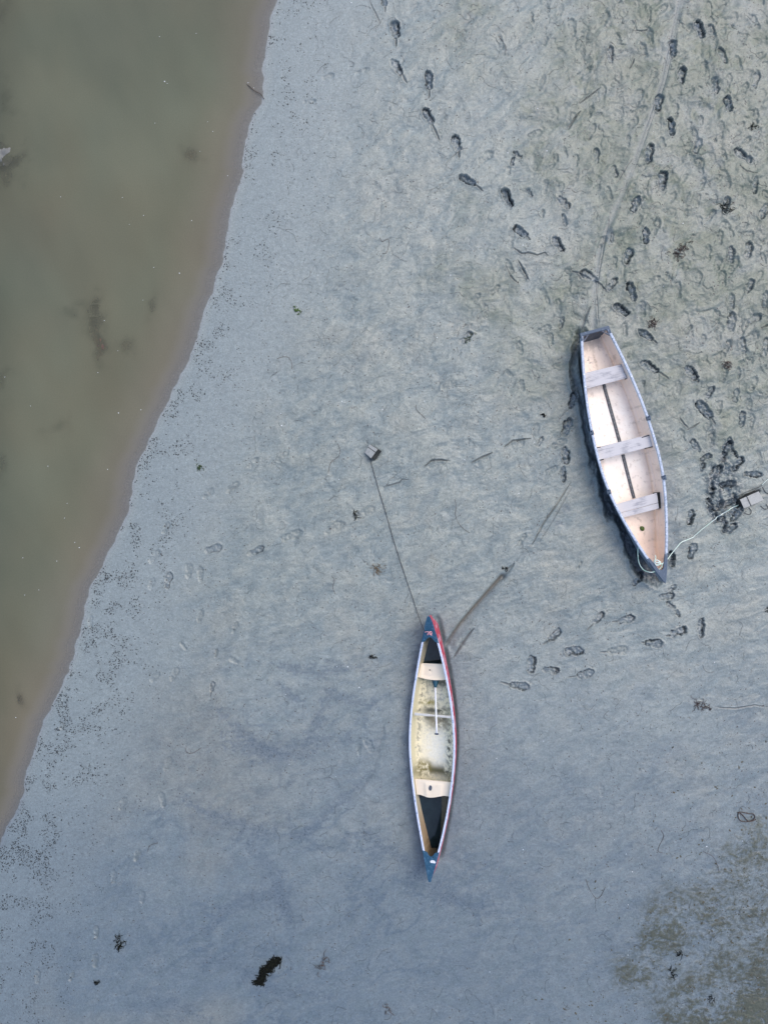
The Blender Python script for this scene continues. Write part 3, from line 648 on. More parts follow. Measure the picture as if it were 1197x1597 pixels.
# ------------------------------------------------------------ materials of the boats
M_gel = mat('peach_gelcoat', rough=.42, attr=True, bscale=22, vary=.04, bump=.0015)
M_out = mat('weathered_blue_hull', (.20, .25, .32), .5, n1=((.10, .11, .11), 6, .45, .7), bscale=30)
M_rail = mat('pale_blue_rail', (.47, .53, .63), .5, n1=((.17, .22, .30), 26, .48, .66), bscale=80, vary=.15, bump=.001)
M_cap = mat('slate_blue_cap', (.045, .078, .125), .5, n1=((.20, .25, .31), 14, .58, .75), bscale=60, vary=.2, bump=.001)
M_knee = mat('navy_plastic', (.025, .045, .085), .4, bscale=40)
M_black = mat('black_foam', (.006, .007, .008), .8, bscale=60)
M_strip = mat('dark_keel_strip', (.035, .042, .055), .45, n1=((.16, .17, .19), 30, .5, .62), bscale=40)
M_screw = mat('bright_screw', (.62, .66, .72), .35, metal=.3)
M_dark = mat('dark_transom_paint', (.07, .085, .105), .55, n1=((.035, .04, .05), 9, .4, .65), bscale=30)
def wood_mat(name, c1, c2):
    m = bpy.data.materials.new(name); m.use_nodes = True; t = m.node_tree; b = t.nodes['Principled BSDF']
    tc = t.nodes.new('ShaderNodeTexCoord'); mp = t.nodes.new('ShaderNodeMapping'); mp.inputs['Scale'].default_value = (2.2, 45, 10)
    t.links.new(tc.outputs['Object'], mp.inputs[0]); no = t.nodes.new('ShaderNodeTexNoise'); no.inputs['Scale'].default_value = 1.6; no.inputs['Detail'].default_value = 8; no.inputs['Roughness'].default_value = .65
    t.links.new(mp.outputs[0], no.inputs[0])
    n2 = t.nodes.new('ShaderNodeTexNoise'); n2.inputs['Scale'].default_value = 5; n2.inputs['Detail'].default_value = 5; t.links.new(tc.outputs['Object'], n2.inputs[0])
    ad = t.nodes.new('ShaderNodeMath'); ad.operation = 'ADD'; t.links.new(no.outputs[0], ad.inputs[0]); t.links.new(n2.outputs[0], ad.inputs[1])
    r = t.nodes.new('ShaderNodeValToRGB'); r.color_ramp.elements[0].position = .72; r.color_ramp.elements[0].color = (*c2, 1); r.color_ramp.elements[1].position = 1.12/1.1; r.color_ramp.elements[1].color = (*c1, 1)
    t.links.new(ad.outputs[0], r.inputs[0]); t.links.new(r.outputs[0], b.inputs['Base Color']); b.inputs['Roughness'].default_value = .7
    bp = t.nodes.new('ShaderNodeBump'); bp.inputs['Distance'].default_value = .003; t.links.new(no.outputs[0], bp.inputs['Height']); t.links.new(bp.outputs[0], b.inputs['Normal'])
    return m
M_wood = wood_mat('silvered_wood', (.54, .52, .52), (.20, .20, .23))

# ------------------------------------------------------------ rowing boat (origin at the transom, +Y to the bow)
boat = tag(empty('rowing_boat', BM), 'square-sterned rowing boat with pale peach inside and three grey plank seats', 'rowing boat')
FLOOR = .075
def b_zg(y): return .42+.03*(1-y/BL)**2+.12*(y/BL)**3
def b_zk(y): return .0+.30*sst(y, BL-.75, BL)**1.6+.03*sst(-y, -.7, 0)
def b_sec(y, t, ins):
    """t in [-1,1] over the section; ins = inner offset"""
    w_ = np.maximum(bw(y)-ins*1.0, .002); zg = b_zg(y); zk = b_zk(y)+(FLOOR if ins else 0)
    zk = np.minimum(zk, zg-.02)
    a = np.abs(t); b0 = .82 if ins else .77
    p0x, p0z = np.zeros_like(a), zk
    fx = b0*w_; fz = zk+.02
    # floor part then flare, rounded chine
    ta = .58
    u = np.clip(a/ta, 0, 1); v = np.clip((a-ta)/(1-ta), 0, 1)
    x1 = fx*u; z1 = zk+(fz-zk)*u**2
    x2 = fx+(w_-fx)*v; z2 = fz+(zg-fz)*v
    rr = np.exp(-((a-ta)/.075)**2)
    x = np.where(a < ta, x1, x2); z = np.where(a < ta, z1, z2)
    z = z+rr*.022; x = x-rr*.012*np.minimum(1, w_/.2)
    if ins: # ledge along the topsides
        led = np.exp(-((v-.22)/.07)**2)*(v > 0); x = x-led*.022*np.minimum(1, w_/.3)
    return x*np.sign(t), z
yy = np.concatenate([np.linspace(0, BL-.5, 230), np.linspace(BL-.495, BL, 50)]); tt_ = np.linspace(-1, 1, 101)
YG, TG = np.meshgrid(yy, tt_, indexing='ij')
xo, zo = b_sec(YG, TG, 0); rake = lambda y, z: y-.10*sst(-y, -.35, 0)*(b_zg(0)*.0+z-.42)*-0.6*0
xi_, zi_ = b_sec(YG, TG, .018)
YI = np.clip(YG, .02, BL-.02)
# transom leans out: foot sits forward of its top
lean = lambda Yq, Zq: Yq+.10*(1-np.clip(Zq/.42, 0, 1))*sst(-Yq, -.6, 0)
outer = np.stack([xo, lean(YG, zo), zo], -1); inner = np.stack([xi_, lean(YI, zi_), zi_], -1)
mesh_o = grid_mesh('hull', outer, M_out, boat)
n = len(tt_)
# inner skin with its stains and a darker stern end
ci = np.empty(YG.shape+(4,), np.float32); ci[..., :3] = (.86, .72, .60); ci[..., 3] = 1
A_ = np.abs(TG); n_a = fbm(xi_*3, YG*3, 5, 701, .6); n_b = fbm(xi_*12, YG*12, 4, 711, .65)
def cb(mask, rgb):
    for k_ in range(3): ci[..., k_] += (rgb[k_]-ci[..., k_])*mask
floor_w = sst(-A_, -.60, -.35)*np.exp(-((YG-1.9)/1.15)**2)
cb(np.clip(floor_w*(.95+.5*n_a), 0, 1), (.92, .86, .78))
cb(sst(YG, 3.2, 4.2)*.5, (.74, .54, .42))
cb(np.clip(sst(n_a, .1, .5)*.35, 0, 1), (.70, .57, .46))
cb(np.exp(-((A_-.58)/.05)**2)*(.15+.4*n_a), (.60, .46, .34))
cb(np.exp(-((A_-.80)/.02)**2)*.25, (.76, .68, .60))
cb(sst(n_b, .28, .55)*.35, (.35, .27, .20))
cb(sst(-YG, -.34, -.10)*sst(-A_, -.62, -.4)*.55*sst(n_a, -.3, .2), (.25, .21, .18))  # floor darker toward the transom
keel_st = np.exp(-(xi_/.022)**2)*sst(-YG, -.78, -.70)*sst(YG, .2, .3)*(.5+n_b)
cb(np.clip(keel_st*.7, 0, 1), (.28, .17, .10))
scr = np.exp(-((YG-.42)/.07)**2-((xi_-.12)/.08)**2)*sst(n_b, .0, .18); cb(np.clip(scr*.8, 0, 1), (.14, .12, .12))
scr = np.exp(-((YG-1.72)/.12)**2-((xi_-.27)/.06)**2)*sst(n_b, .12, .3); cb(np.clip(scr*.5, 0, 1), (.3, .25, .22))
scr = np.exp(-((YG-3.35)/.3)**2-(xi_/.03)**2)*sst(n_b, .1, .3); cb(np.clip(scr*.4, 0, 1), (.4, .3, .25))
lin = grid_mesh('inner_skin', inner, M_gel, mesh_o, ci, flip=True)
# transom board (fills the square end)
tr_out = [tuple(p) for p in outer[0]]; tr_in = [tuple(p) for p in inner[0]]
tb = mesh('transom', tr_out+[(x, y+.024, z) for x, y, z in tr_out],
          [tuple(range(n))[::-1], tuple(range(n, 2*n))]+[(i, i+1, n+i+1, n+i) for i in range(n-1)]+[(n-1, 0, n, 2*n-1)], M_dark, boat, smooth=False)
# rails
ry_ = np.linspace(.02, BL-.40, 90)
for s in (1, -1):
    pth = [(s*(float(bw(y))-.008), float(y), float(b_zg(y))+.004) for y in ry_]
    r = mesh('gunwale', *ribbon(pth, .044, .034), M_rail, boat, smooth=False)
    rails = globals().get('rails', {}); rails[s] = r
V_, F_ = prism([(-.262, -.022), (.262, -.022), (.275, .115), (.245, .115), (.232, .032), (-.232, .032), (-.245, .115), (-.275, .115)], .438, .478)
bevel(mesh('transom_rail', V_, F_, M_cap, boat, smooth=False), .006)
for s in (1, -1):     # corner braces with a finger hole
    o_ = [(s*.235, .03), (s*.10, .03), (s*.235, .145)]; i_ = [(s*.215, .045), (s*.145, .045), (s*.215, .105)]
    V_ = []; F_ = []
    for z in (.43, .462):
        V_ += [(x, y, z) for x, y in o_]+[(x, y, z) for x, y in i_]
    for k in range(3):
        k2 = (k+1) % 3
        F_ += [(k, k2, 3+k2, 3+k), (6+k, 6+k2, 9+k2, 9+k), (k, k2, 6+k2, 6+k), (3+k, 3+k2, 9+k2, 9+k)]
    b = mesh('corner_brace', V_, F_, M_knee, boat, smooth=False)
# bow cap
tipy = BL+.03
cy = np.linspace(BL-.46, BL-.02, 14)
edge = [(float(bw(y))+.014, float(y)) for y in cy]
inner_arc = [(.062*math.cos(a)*1.0, BL-.30+.085*math.sin(a)) for a in np.linspace(0.15, math.pi-.15, 9)]
poly = [(x, y) for x, y in edge]+[(0, tipy)]+[(-x, y) for x, y in edge[::-1]]+[(-float(bw(cy[0]))+.04, float(cy[0]))]+[(-x_, y_) for x_, y_ in inner_arc]+[(float(bw(cy[0]))-.04, float(cy[0]))]
V_, F_ = prism(poly, -.018, .020, lambda x, y: float(b_zg(y))+.008)
bevel(mesh('bow_cap', V_, F_, M_cap, boat, smooth=False), .006)
# keel strip on the floor
def strip(u0, v0, u1, v1, zf):
    p = pick(BM, u0, v0, .05); q = pick(BM, u1, v1, .05)
    ps = [(p[0]+(q[0]-p[0])*k/12, p[1]+(q[1]-p[1])*k/12) for k in range(13)]
    return [(x, y, float(b_zk(np.array(y)))+FLOOR+.010) for x, y in ps]
mesh('keel_strip', *ribbon(strip(939, 597, 965, 690, 0), .054, .022), M_strip, boat, smooth=False)
mesh('keel_strip', *ribbon(strip(969.5, 709, 987, 777, 0), .054, .022), M_strip, boat, smooth=False)
# seats
def seat(name, quad, hl, th, splits=None, mt=None):
    c = [pick(BM, u, v, hl) for u, v in quad]   # TL TR BR BL
    V_, F_ = [], []
    sp = [0]+(splits or [])+[1]; g = .012
    def L_(p, q, t): return (p[0]+(q[0]-p[0])*t, p[1]+(q[1]-p[1])*t)
    parts = []
    for a, b in zip(sp[:-1], sp[1:]):
        a2 = a+(g if a > 0 else 0); b2 = b-(g if b < 1 else 0)
        parts.append(prism([L_(c[0], c[3], a2), L_(c[1], c[2], a2), L_(c[1], c[2], b2), L_(c[0], c[3], b2)], hl-th, hl))
    o = mesh(name, *merge(*parts), mt or M_wood, boat, smooth=False); bevel(o, .004); return o
SH_ = .345
seat('seat', [(908, 582.5), (968.5, 568), (977, 589.5), (910.5, 607)], SH_, .026)
seat('seat', [(926, 699), (1012, 677.5), (1017, 696), (931.5, 718)], SH_+.01, .026)
seat('seat', [(958.5, 787), (1023.6, 768.5), (1027, 793), (969, 807.8)], SH_, .026, [.64])
# black buoyancy foam glimpsed at the starboard ends of the seats, and dark brackets
def blk(name, quad, z0, z1, mt):
    V_, F_ = prism([pick(BM, u, v, z1) for u, v in quad], z0, z1); return mesh(name, V_, F_, mt, boat, smooth=False)
blk('buoyancy_foam', [(1022, 768), (1032, 767), (1033.5, 791), (1026, 794)], .16, .325, M_black)
blk('buoyancy_foam', [(967, 568), (973, 567), (982, 588), (976, 591)], .18, .325, M_black)
blk('buoyancy_foam', [(1010, 677), (1015, 676.5), (1020, 696), (1015, 698)], .18, .325, M_black)
for q_ in ([(1000, 681.6), (1012, 678), (1012, 679.4), (1000, 683)], [(1005, 698.8), (1017, 696), (1017, 697.4), (1005, 700.4)], [(927, 698), (936, 696.4), (936, 697.8), (927, 699.4)], [(932, 718), (941, 715.4), (941, 717), (932, 719.6)]):
    blk('seat_bracket', q_, SH_-.02, SH_+.013, M_black)
M_yel = mat('yellow_label', (.60, .38, .10), .5)
blk('label_plate', [(970.5, 573.5), (973, 572.8), (975.5, 581), (973, 581.8)], .32, .333, M_yel)
# rowlocks
for u, v in ((919, 676), (1008, 653), (1031.5, 745.5), (945, 768)):
    x, y = pick(BM, u, v, .45); s = 1 if x > 0 else -1; zg = float(b_zg(y)); x = s*(float(bw(np.array(y)))+.006)
    v1, f1 = prism([(x-s*.038, y-.035), (x+s*.030, y-.035), (x+s*.030, y+.035), (x-s*.038, y+.035)], zg-.03, zg+.028)
    hp = spline([(x, y-.032, zg+.09), (x, y-.036, zg+.05), (x, y, zg+.02), (x, y+.036, zg+.05), (x, y+.032, zg+.09)], 4)
    v2, f2 = tube_data(hp, .009, 6)
    bevel(mesh('rowlock', *merge((v1, f1), (v2, f2)), M_cap, boat, smooth=False), .004)
# screws on the rail
for u, v in ((907, 585), (909.5, 604), (968.5, 566.5), (978.5, 588.5), (925, 699), (930, 716.5), (1017, 676), (1021.5, 694.5), (958, 790), (967.5, 806), (1032, 769), (1034, 789), (909, 630), (934, 736)):
    x, y = pick(BM, u, v, .45); s = 1 if x > 0 else -1; y_ = np.array(y); x = s*(float(bw(y_))-.008); zg = float(b_zg(y))+.021
    mesh('screw', *prism([(x+.011*math.cos(a), y+.011*math.sin(a)) for a in np.linspace(0, 2*math.pi, 9)[:-1]], zg-.003, zg+.004), M_screw, rails[s], smooth=False)

# ------------------------------------------------------------ canoe (origin at the bow, +Y to the stern, leaning to port)
M_red = mat('scuffed_red_hull', rough=.42, attr=True, bscale=60, vary=.25, bump=.001)
M_crail = mat('pale_aluminium_rail', (.60, .66, .80), .42, n1=((.14, .24, .42), 18, .55, .68), bscale=60, vary=.1)
M_deck = mat('blue_deck_plastic', (.018, .075, .135), .45, n1=((.10, .20, .30), 20, .5, .75), bscale=50, vary=.2)
M_cin = mat('stained_shaded_canoe_inside', rough=.5, attr=True, bscale=35, vary=.10, bump=.002)
M_cseat = mat('cream_seat_plastic', (.88, .75, .58), .45, n1=((.78, .64, .47), 6, .5, .75), bscale=12, vary=.03)
M_white = mat('white_paint', (.78, .79, .82), .4, bscale=40, vary=.06)
M_bilge = mat('dark_rainwater', (.012, .022, .026), .04, bscale=9, vary=.4, bump=.0006)
canoe = tag(empty('canoe', CM), 'narrow red and blue canoe with two cream seats and a stained floor holding rainwater', 'canoe')
def c_zg(y): q = np.abs(2*y/CL-1); return .345+.17*q**3.2
def c_zk(y): q = np.abs(2*y/CL-1); return .015*q**2+.34*sst(q, .86, 1.0)**2.4
NS = 3.6
def c_sec(y, t, ins):
    w_ = np.maximum(cw(y)-ins, .002); zg = c_zg(y); zk = np.minimum(c_zk(y)+ins*1.1, zg-.01)
    a = np.abs(t)*np.pi/2; D = zg-zk
    NQ = 2.6 if ins else NS
    x = w_*np.sin(a)**(2/NQ)*(1-.06*np.cos(a)**2)*(1+.06*np.sin(2*a)**2*sst(y, .1, .6)*sst(CL-y, .1, .6)); z = zg-D*np.cos(a)**(2/NQ)
    if ins: z = z+.025*np.cos(a)**2*np.minimum(1, w_/.2)+.035*np.exp(-((y-CL*.52)/.85)**2)*np.cos(a)**2
    return x*np.sign(t), z
yc = np.concatenate([np.linspace(0, .5, 50), np.linspace(.51, CL-.5, 240), np.linspace(CL-.49, CL, 50)]); tc_ = np.linspace(-1, 1, 121)
YC, TC = np.meshgrid(yc, tc_, indexing='ij')
cxo, czo = c_sec(YC, TC, 0); cxi, czi = c_sec(YC, TC, .012)
co = np.empty(YC.shape+(4,), np.float32); co[..., :3] = (.40, .030, .062); co[..., 3] = 1
ns_ = fbm(YC*5, czo*9+TC, 5, 771, .7); m3 = sst(ns_, .02, .3)[..., None]*.75; co[..., :3] = co[..., :3]*(1-m3)+np.array([.50, .30, .36])*m3
m3 = sst(-czo-.04*ns_, -.085, -.05)[..., None]; co[..., :3] = co[..., :3]*(1-m3)+np.array([.045, .050, .055])*m3
chull = grid_mesh('hull', np.stack([cxo, YC, czo], -1), M_red, canoe, co)
ci = np.empty(YC.shape+(4,), np.float32); ci[..., :3] = (.74, .65, .40); ci[..., 3] = 1
# image-left is local +x
n_a = fbm(cxi*4, YC*3, 5, 801, .62); n_b = fbm(cxi*16, YC*14, 5, 811, .7); n_c = fbm(cxi*40, YC*40, 3, 821, .7)
A_ = np.abs(TC)
cb(sst(cxi, .0, .3)*.8, (.56, .52, .36))
flr = sst(-A_, -.72, -.50)
cb(flr*sst(YC, .95, 1.3)*sst(-YC, -3.0, -2.6)*(.75+.5*n_a), (.90, .81, .56))
def ell(yc_, xc_, sy, sx): return np.exp(-((YC-yc_)/sy)**2-((cxi-xc_)/sx)**2)
cb(np.clip(flr*(1.5*ell(2.42, -.04, .60, .24)+.8*ell(1.42, -.06, .24, .18))*(.8+.6*n_b), 0, 1), (.90, .86, .72))
cb(np.clip(np.exp(-((A_-.50-.05*n_a)/.085)**2)*sst(n_b+.3*n_c, -.15, .25)*.6*sst(YC, .5, 1), 0, 1), (.10, .095, .06))
cb(np.clip(sst(n_b+.35*n_c, .10, .32)*flr*(.55-.5*np.exp(-((YC-2.45)/.6)**2)), 0, 1), (.20, .19, .14))
for (yv, wv, xv, xw, col_) in ((1.60, .05, .12, .14, (.24, .20, .03)), (1.74, .07, 0, .26, (.055, .06, .04)), (1.87, .06, .12, .10, (.10, .10, .06)), (1.88, .05, -.12, .09, (.05, .05, .035)),  # wide dark band under the yoke is painted shading, the rest stains
                              (2.80, .10, 0, .4, (.07, .065, .02)), (2.74, .12, .20, .12, (.20, .16, .03)), (1.22, .09, -.06, .18, (.06, .07, .055)), (1.95, .12, -.05, .2, (.25, .21, .13))):
    cb(np.clip(np.exp(-((YC-yv)/wv)**2)*np.exp(-((cxi-xv)/xw)**4)*sst(.5*n_b+.7*n_a, -.50, .02)*.95, 0, 1), col_)
cb(np.clip(np.exp(-((YC-2.4)/.5)**2-((cxi+.24)/.05)**2)*sst(n_b, -.1, .2), 0, 1), (.09, .085, .06))
ends = sst(-YC, -.95, -.8)+sst(YC, 3.0, 3.2)
cb(np.clip(ends*sst(-cxi, -.10, .02)*.9, 0, 1), (.035, .035, .025))  # image-right side of the ends: shadow and dark reflection painted in
cb(np.clip(ends*sst(cxi, .02, .08)*.6, 0, 1), (.34, .31, .25))
cb(np.clip(ends*sst(-np.abs(cxi), -.17, -.10)*.6*sst(n_b, -.1, .3), 0, 1), (.05, .05, .03))
cb(np.clip(sst(YC, 3.2, 3.8)*sst(cxi, .0, .04)*.6, 0, 1), (.30, .17, .08))
grid_mesh('inner_skin', np.stack([cxi, np.clip(YC, .012, CL-.012), czi], -1), M_cin, chull, ci, flip=True)
for s in (1, -1):
    pth = [(s*(float(cw(np.array(y)))-.004), float(y), float(c_zg(y))+.002) for y in np.linspace(.40, CL-.46, 110)]
    mesh('gunwale', *ribbon(pth, .034, .026), M_crail, canoe, smooth=False)
def deck(y0, y1, arc):
    e = [(float(cw(np.array(y)))+.013, float(y)) for y in np.linspace(y0, y1, 14)]
    poly = e+[(-x, y) for x, y in e[::-1]]+arc
    return prism(poly, -.012, .014, lambda x, y: float(c_zg(y))+.004+.012*(1-min(1, (x/.1)**2)))
arc = [(x*1.0, .475-.10*math.cos(x/.10*math.pi/2)) for x in np.linspace(-.085, .085, 9)]
o = mesh('bow_deck', *deck(.005, .475, []) if False else prism([(float(cw(np.array(y)))+.013, float(y)) for y in np.linspace(.004, .475, 16)]+[(x, y) for x, y in arc[::-1]]+[(-float(cw(np.array(y)))-.013, float(y)) for y in np.linspace(.475, .004, 16)], -.012, .014, lambda x, y: float(c_zg(y))+.006), M_deck, canoe, smooth=False); bevel(o, .004)
arc = [(x, CL-.50+.09*math.cos(x/.085*math.pi/2)) for x in np.linspace(-.07, .07, 9)]
sdk = o = mesh('stern_deck', *prism([(-float(cw(np.array(y)))-.013, float(y)) for y in np.linspace(CL-.004, CL-.50, 16)]+[(x, y) for x, y in arc]+[(float(cw(np.array(y)))+.013, float(y)) for y in np.linspace(CL-.50, CL-.004, 16)], -.012, .014, lambda x, y: float(c_zg(y))+.006), M_deck, canoe, smooth=False); bevel(o, .004)
x, y = pick(CM, 673.9, 1345.6, .5)
stk = mesh('sticker', *prism([(x+.048*math.cos(a), y+.032*math.sin(a)) for a in np.linspace(0, 2*math.pi, 25)[:-1]], float(c_zg(y))+.0215, float(c_zg(y))+.0235), M_white, sdk, smooth=False)
x, y = pick(CM, 673.7, 1338.6, .5)
mesh('deck_hole', *prism([(x+.010*math.cos(a), y+.010*math.sin(a)) for a in np.linspace(0, 2*math.pi, 13)[:-1]], float(c_zg(y))+.0215, float(c_zg(y))+.0230), M_black, sdk, smooth=False)
def cseat(quad, hl, edge_lo, pad):
    c = [pick(CM, u, v, hl) for u, v in quad]; nu, nv = 41, 21
    top = np.zeros((nv, nu, 3))
    for j in range(nv):
        for i in range(nu):
            s, t = i/(nu-1), j/(nv-1)
            x = (c[0][0]*(1-s)+c[1][0]*s)*(1-t)+(c[3][0]*(1-s)+c[2][0]*s)*t
            y = (c[0][1]*(1-s)+c[1][1]*s)*(1-t)+(c[3][1]*(1-s)+c[2][1]*s)*t
            y += edge_lo(s)*t
            top[j, i] = (x, y, hl+pad(s, t))
    bot = top.copy(); bot[..., 2] -= .03
    i = np.arange(nu*nv).reshape(nv, nu); q = np.stack([i[:-1, :-1], i[:-1, 1:], i[1:, 1:], i[1:, :-1]], -1).reshape(-1, 4)
    ring = list(i[0, :])+list(i[1:, -1])+list(i[-1, ::-1][1:])+list(i[::-1, 0][1:-1]); N = nu*nv
    F_ = q.tolist()+(q[:, ::-1]+N).tolist()+[(ring[k], ring[(k+1) % len(ring)], ring[(k+1) % len(ring)]+N, ring[k]+N) for k in range(len(ring))]
    o = mesh('seat', np.concatenate([top.reshape(-1, 3), bot.reshape(-1, 3)]), F_, M_cseat, canoe)
    m = o.modifiers.new('e', 'EDGE_SPLIT'); m.split_angle = math.radians(50)
    return o
def rise(e, w_): return 1/(1+math.exp(-max(-40, min(40, e/w_))))
seat_a = cseat([(656.2, 1034.5), (691, 1036), (698, 1060), (651.5, 1056)], .275, lambda s: .028*math.sin(math.pi*s),
      lambda s, t: -.022*rise(.38-abs(s-.5), .02)*rise(.40-abs(t-.5), .03)-.012*math.exp(-((s-.42)/.04)**2-((t-.5)/.07)**2))
seat_b = cseat([(646.5, 1215), (706, 1220.5), (702, 1244.5), (649.5, 1239)], .275, lambda s: .026*math.sin(2*math.pi*(s-.12))*(1 if s > .12 else 0),
      lambda s, t: .016*rise(.24-abs(s-.50), .015)*rise(t-.16, .03)-.012*math.exp(-((s-.40)/.06)**2-((t-.55)/.2)**2))
x, y = pick(CM, 670.6, 1229, .29)
mesh('seat_puddle', *prism([(x+.030*math.cos(a)*(1+.15*math.sin(a*2)), y+.048*math.sin(a)) for a in np.linspace(0, 2*math.pi, 21)[:-1]], .284, .2895), mat('dark_seat_puddle', (.10, .11, .13), .1), seat_b, smooth=False)
x, y = pick(CM, 669.6, 1045, .26)
mesh('seat_drain', *prism([(x+.014*math.cos(a), y+.014*math.sin(a)) for a in np.linspace(0, 2*math.pi, 13)[:-1]], .25, .2555), mat('seat_drain_grime', (.20, .16, .13), .6), seat_a, smooth=False)
pa = pick(CM, 646, 1113.5, .33); pb = pick(CM, 706.8, 1118.8, .33); pth = []; wds = []
for k in range(25):
    s = k/24; pth.append((pa[0]+(pb[0]-pa[0])*s, pa[1]+(pb[1]-pa[1])*s, .325)); wds.append(.048-.022*math.exp(-((s-.5)/.12)**2)-.012*math.exp(-((s-.2)/.1)**2)-.012*math.exp(-((s-.8)/.1)**2))
mesh('yoke', *ribbon(pth, wds, .022), mat('pale_ash_yoke', (.62, .60, .56), .55, n1=((.45, .42, .36), 12, .5, .7)), canoe, smooth=False)
# rainwater: world-horizontal surface inside the hull skin
def bilge(y0, y1, dz):
    rows = []
    R3 = CM
    for y in np.linspace(y0, y1, 70):
        xs2, zs2 = c_sec(np.full(161, y), np.linspace(-1, 1, 161), .006)
        wpts = [R3 @ Vector((float(a), float(y), float(b))) for a, b in zip(xs2, zs2)]
        lv = CM.translation.z+dz; zc = [p.z for p in wpts]; k0 = int(np.argmin(zc))
        if zc[k0] > lv: continue
        i = k0
        while i > 0 and zc[i] < lv: i -= 1
        j = k0
        while j < 160 and zc[j] < lv: j += 1
        rows.append((wpts[i], wpts[j], lv))
    V_, F_ = [], []
    for a, b, lv in rows:
        for k in range(9):
            p = a.lerp(b, k/8); V_.append((p.x, p.y, lv))
    m = len(rows)
    for r_ in range(m-1):
        for k in range(8): F_.append((r_*9+k, r_*9+k+1, (r_+1)*9+k+1, (r_+1)*9+k))
    return V_, F_
v1 = bilge(.30, 1.02, .090); v2 = bilge(3.02, CL-.42, .085)
cmi = CM.inverted()
for nm, vf_ in (('bilge_water', v1), ('bilge_water', v2)):
    mesh(nm, [tuple(cmi @ Vector(p)) for p in vf_[0]], vf_[1], M_bilge, canoe)
# paddle resting on the yoke
c0 = pick(CM, 680.5, 1143.5, .20); c1 = pick(CM, 678.6, 1072, .30)
PM = CM.copy()
pad = tag(empty('paddle', CM), 'white-shafted paddle with dark grip lying over the canoe yoke', 'paddle')
p0 = Vector((c0[0], c0[1], .385)); p1 = Vector((c1[0], c1[1], .33)); dr = (p1-p0).normalized()
# re-pick with final heights so shaft lies along the seen line
q0 = pick(CM, 680.5, 1143.5, .385); q1 = pick(CM, 678.6, 1072, .235); p0 = Vector((*q0, .385)); p1 = Vector((*q1, .235)); dr = (p1-p0).normalized()
mesh('shaft', *tube_data([p0+(p1-p0)*k/8 for k in range(9)], .015, 10), M_white, pad)
s_ = Vector((1, 0, 0))
g0 = p0-dr*.012
mesh('grip', *tube_data([g0-s_*.034, g0-s_*.02, g0, g0+s_*.02, g0+s_*.034], [.012, .016, .019, .016, .012], 8), M_knee, pad)
bl = []
for k in range(11):
    t = k/10; c = p1+dr*(t*.42); wv = .022+.068*math.sin(min(1, t*1.5)*math.pi/2)*(1-max(0, (t-.85))*1.5); bl.append((c, wv))
V_ = []; F_ = []
for c, wv in bl:
    V_ += [tuple(c+s_*wv+Vector((0, 0, .002))), tuple(c+Vector((0, 0, .012))), tuple(c-s_*wv+Vector((0, 0, .002))), tuple(c+Vector((0, 0, -.012)))]
for k in range(10):
    for j in range(4): F_.append((k*4+j, k*4+(j+1) % 4, k*4+4+(j+1) % 4, k*4+4+j))
F_ += [(3, 2, 1, 0), (40, 41, 42, 43)]
mesh('blade', V_, F_, mat('teal_blade', (.02, .10, .15), .4), pad)

# ------------------------------------------------------------ ropes
def gp(u, v, lift=.0, h=None):
    x, y = P(u, v) if h is None else P(u, v, h)
    return (x, y, (G(x, y)+lift) if h is None else h)
def gmax(x, y):
    i = int(np.clip((x-x0c)/STEP, 1, NX-2*ex-3))+ex; j = int(np.clip((y-y0c)/STEP, 1, NY-2*ey-3))+ey
    return float(H[j-1:j+3, i-1:i+3].max())
def drape(pts, lift):
    out = []
    for a, b in zip(pts[:-1], pts[1:]):
        n_ = max(1, int(math.hypot(b[0]-a[0], b[1]-a[1])/4))
        for k in range(n_):
            x, y = P(a[0]+(b[0]-a[0])*k/n_, a[1]+(b[1]-a[1])*k/n_); out.append((x, y, gmax(x, y)+lift))
    return out
def bz(u, v, dz=0):   # point on top of the boat rail height
    hg = .52+.045+dz; x, y = P(u, v, hg); return (x, y, hg)
def rope(name, ctrl, r, mt, label, cat='rope', n=8, wob_=0):
    grp = {'seaweed_strand': 'single seaweed strands on the mud', 'wire_loop': 'wire loops round the long weight'}.get(name)
    pts = spline(ctrl, n)
    if wob_: pts = [p+Vector((random.uniform(-wob_, wob_), random.uniform(-wob_, wob_), 0)) for p in pts]
    o = mesh(name, *tube_data(pts, r, 7), mt)
    return tag(o, label, cat, grp)
M_rope = mat('pale_rope', (.66, .72, .66), .7, n1=((.45, .60, .50), 12, .45, .6), bscale=90, vary=.2)
M_cord = mat('dark_cord', (.05, .05, .05), .8)
M_pink = mat('faded_pink_cord', (.62, .30, .33), .7)
line = [bz(1023, 877), bz(1029, 880, .01), bz(1036, 876, 0), bz(1041, 871, -.04), bz(1046, 864, -.12)]
tail_px = [(1053, 855, .25), (1061, 846, .14), (1068.8, 842.5, .06), (1078, 834, .02), (1089, 825, .0), (1100, 817, .0), (1110, 809, .0), (1121, 801, .0), (1132.7, 793.5, -.01)]
line += [(*P(u, v, h+.15), h+.16) for u, v, h in tail_px[:3]]
line += drape([(1074, 838), (1089, 825), (1110, 809), (1121, 801), (1132.7, 793.5), (1143, 789), (1152, 786)], .012)
rope('mooring_rope', line, .0082, M_rope, 'pale rope running from the bow of the rowing boat to the long concrete weight')
loop = [bz(992, 844, -.08), bz(994.5, 850, -.05), bz(993.8, 862, -.11), bz(995.5, 877, -.16), bz(1002, 888, -.14), bz(1013, 892.5, -.02), bz(1022, 890.5, .0), bz(1029, 886, .0), bz(1032, 880, .01), bz(1027, 879, .02)]
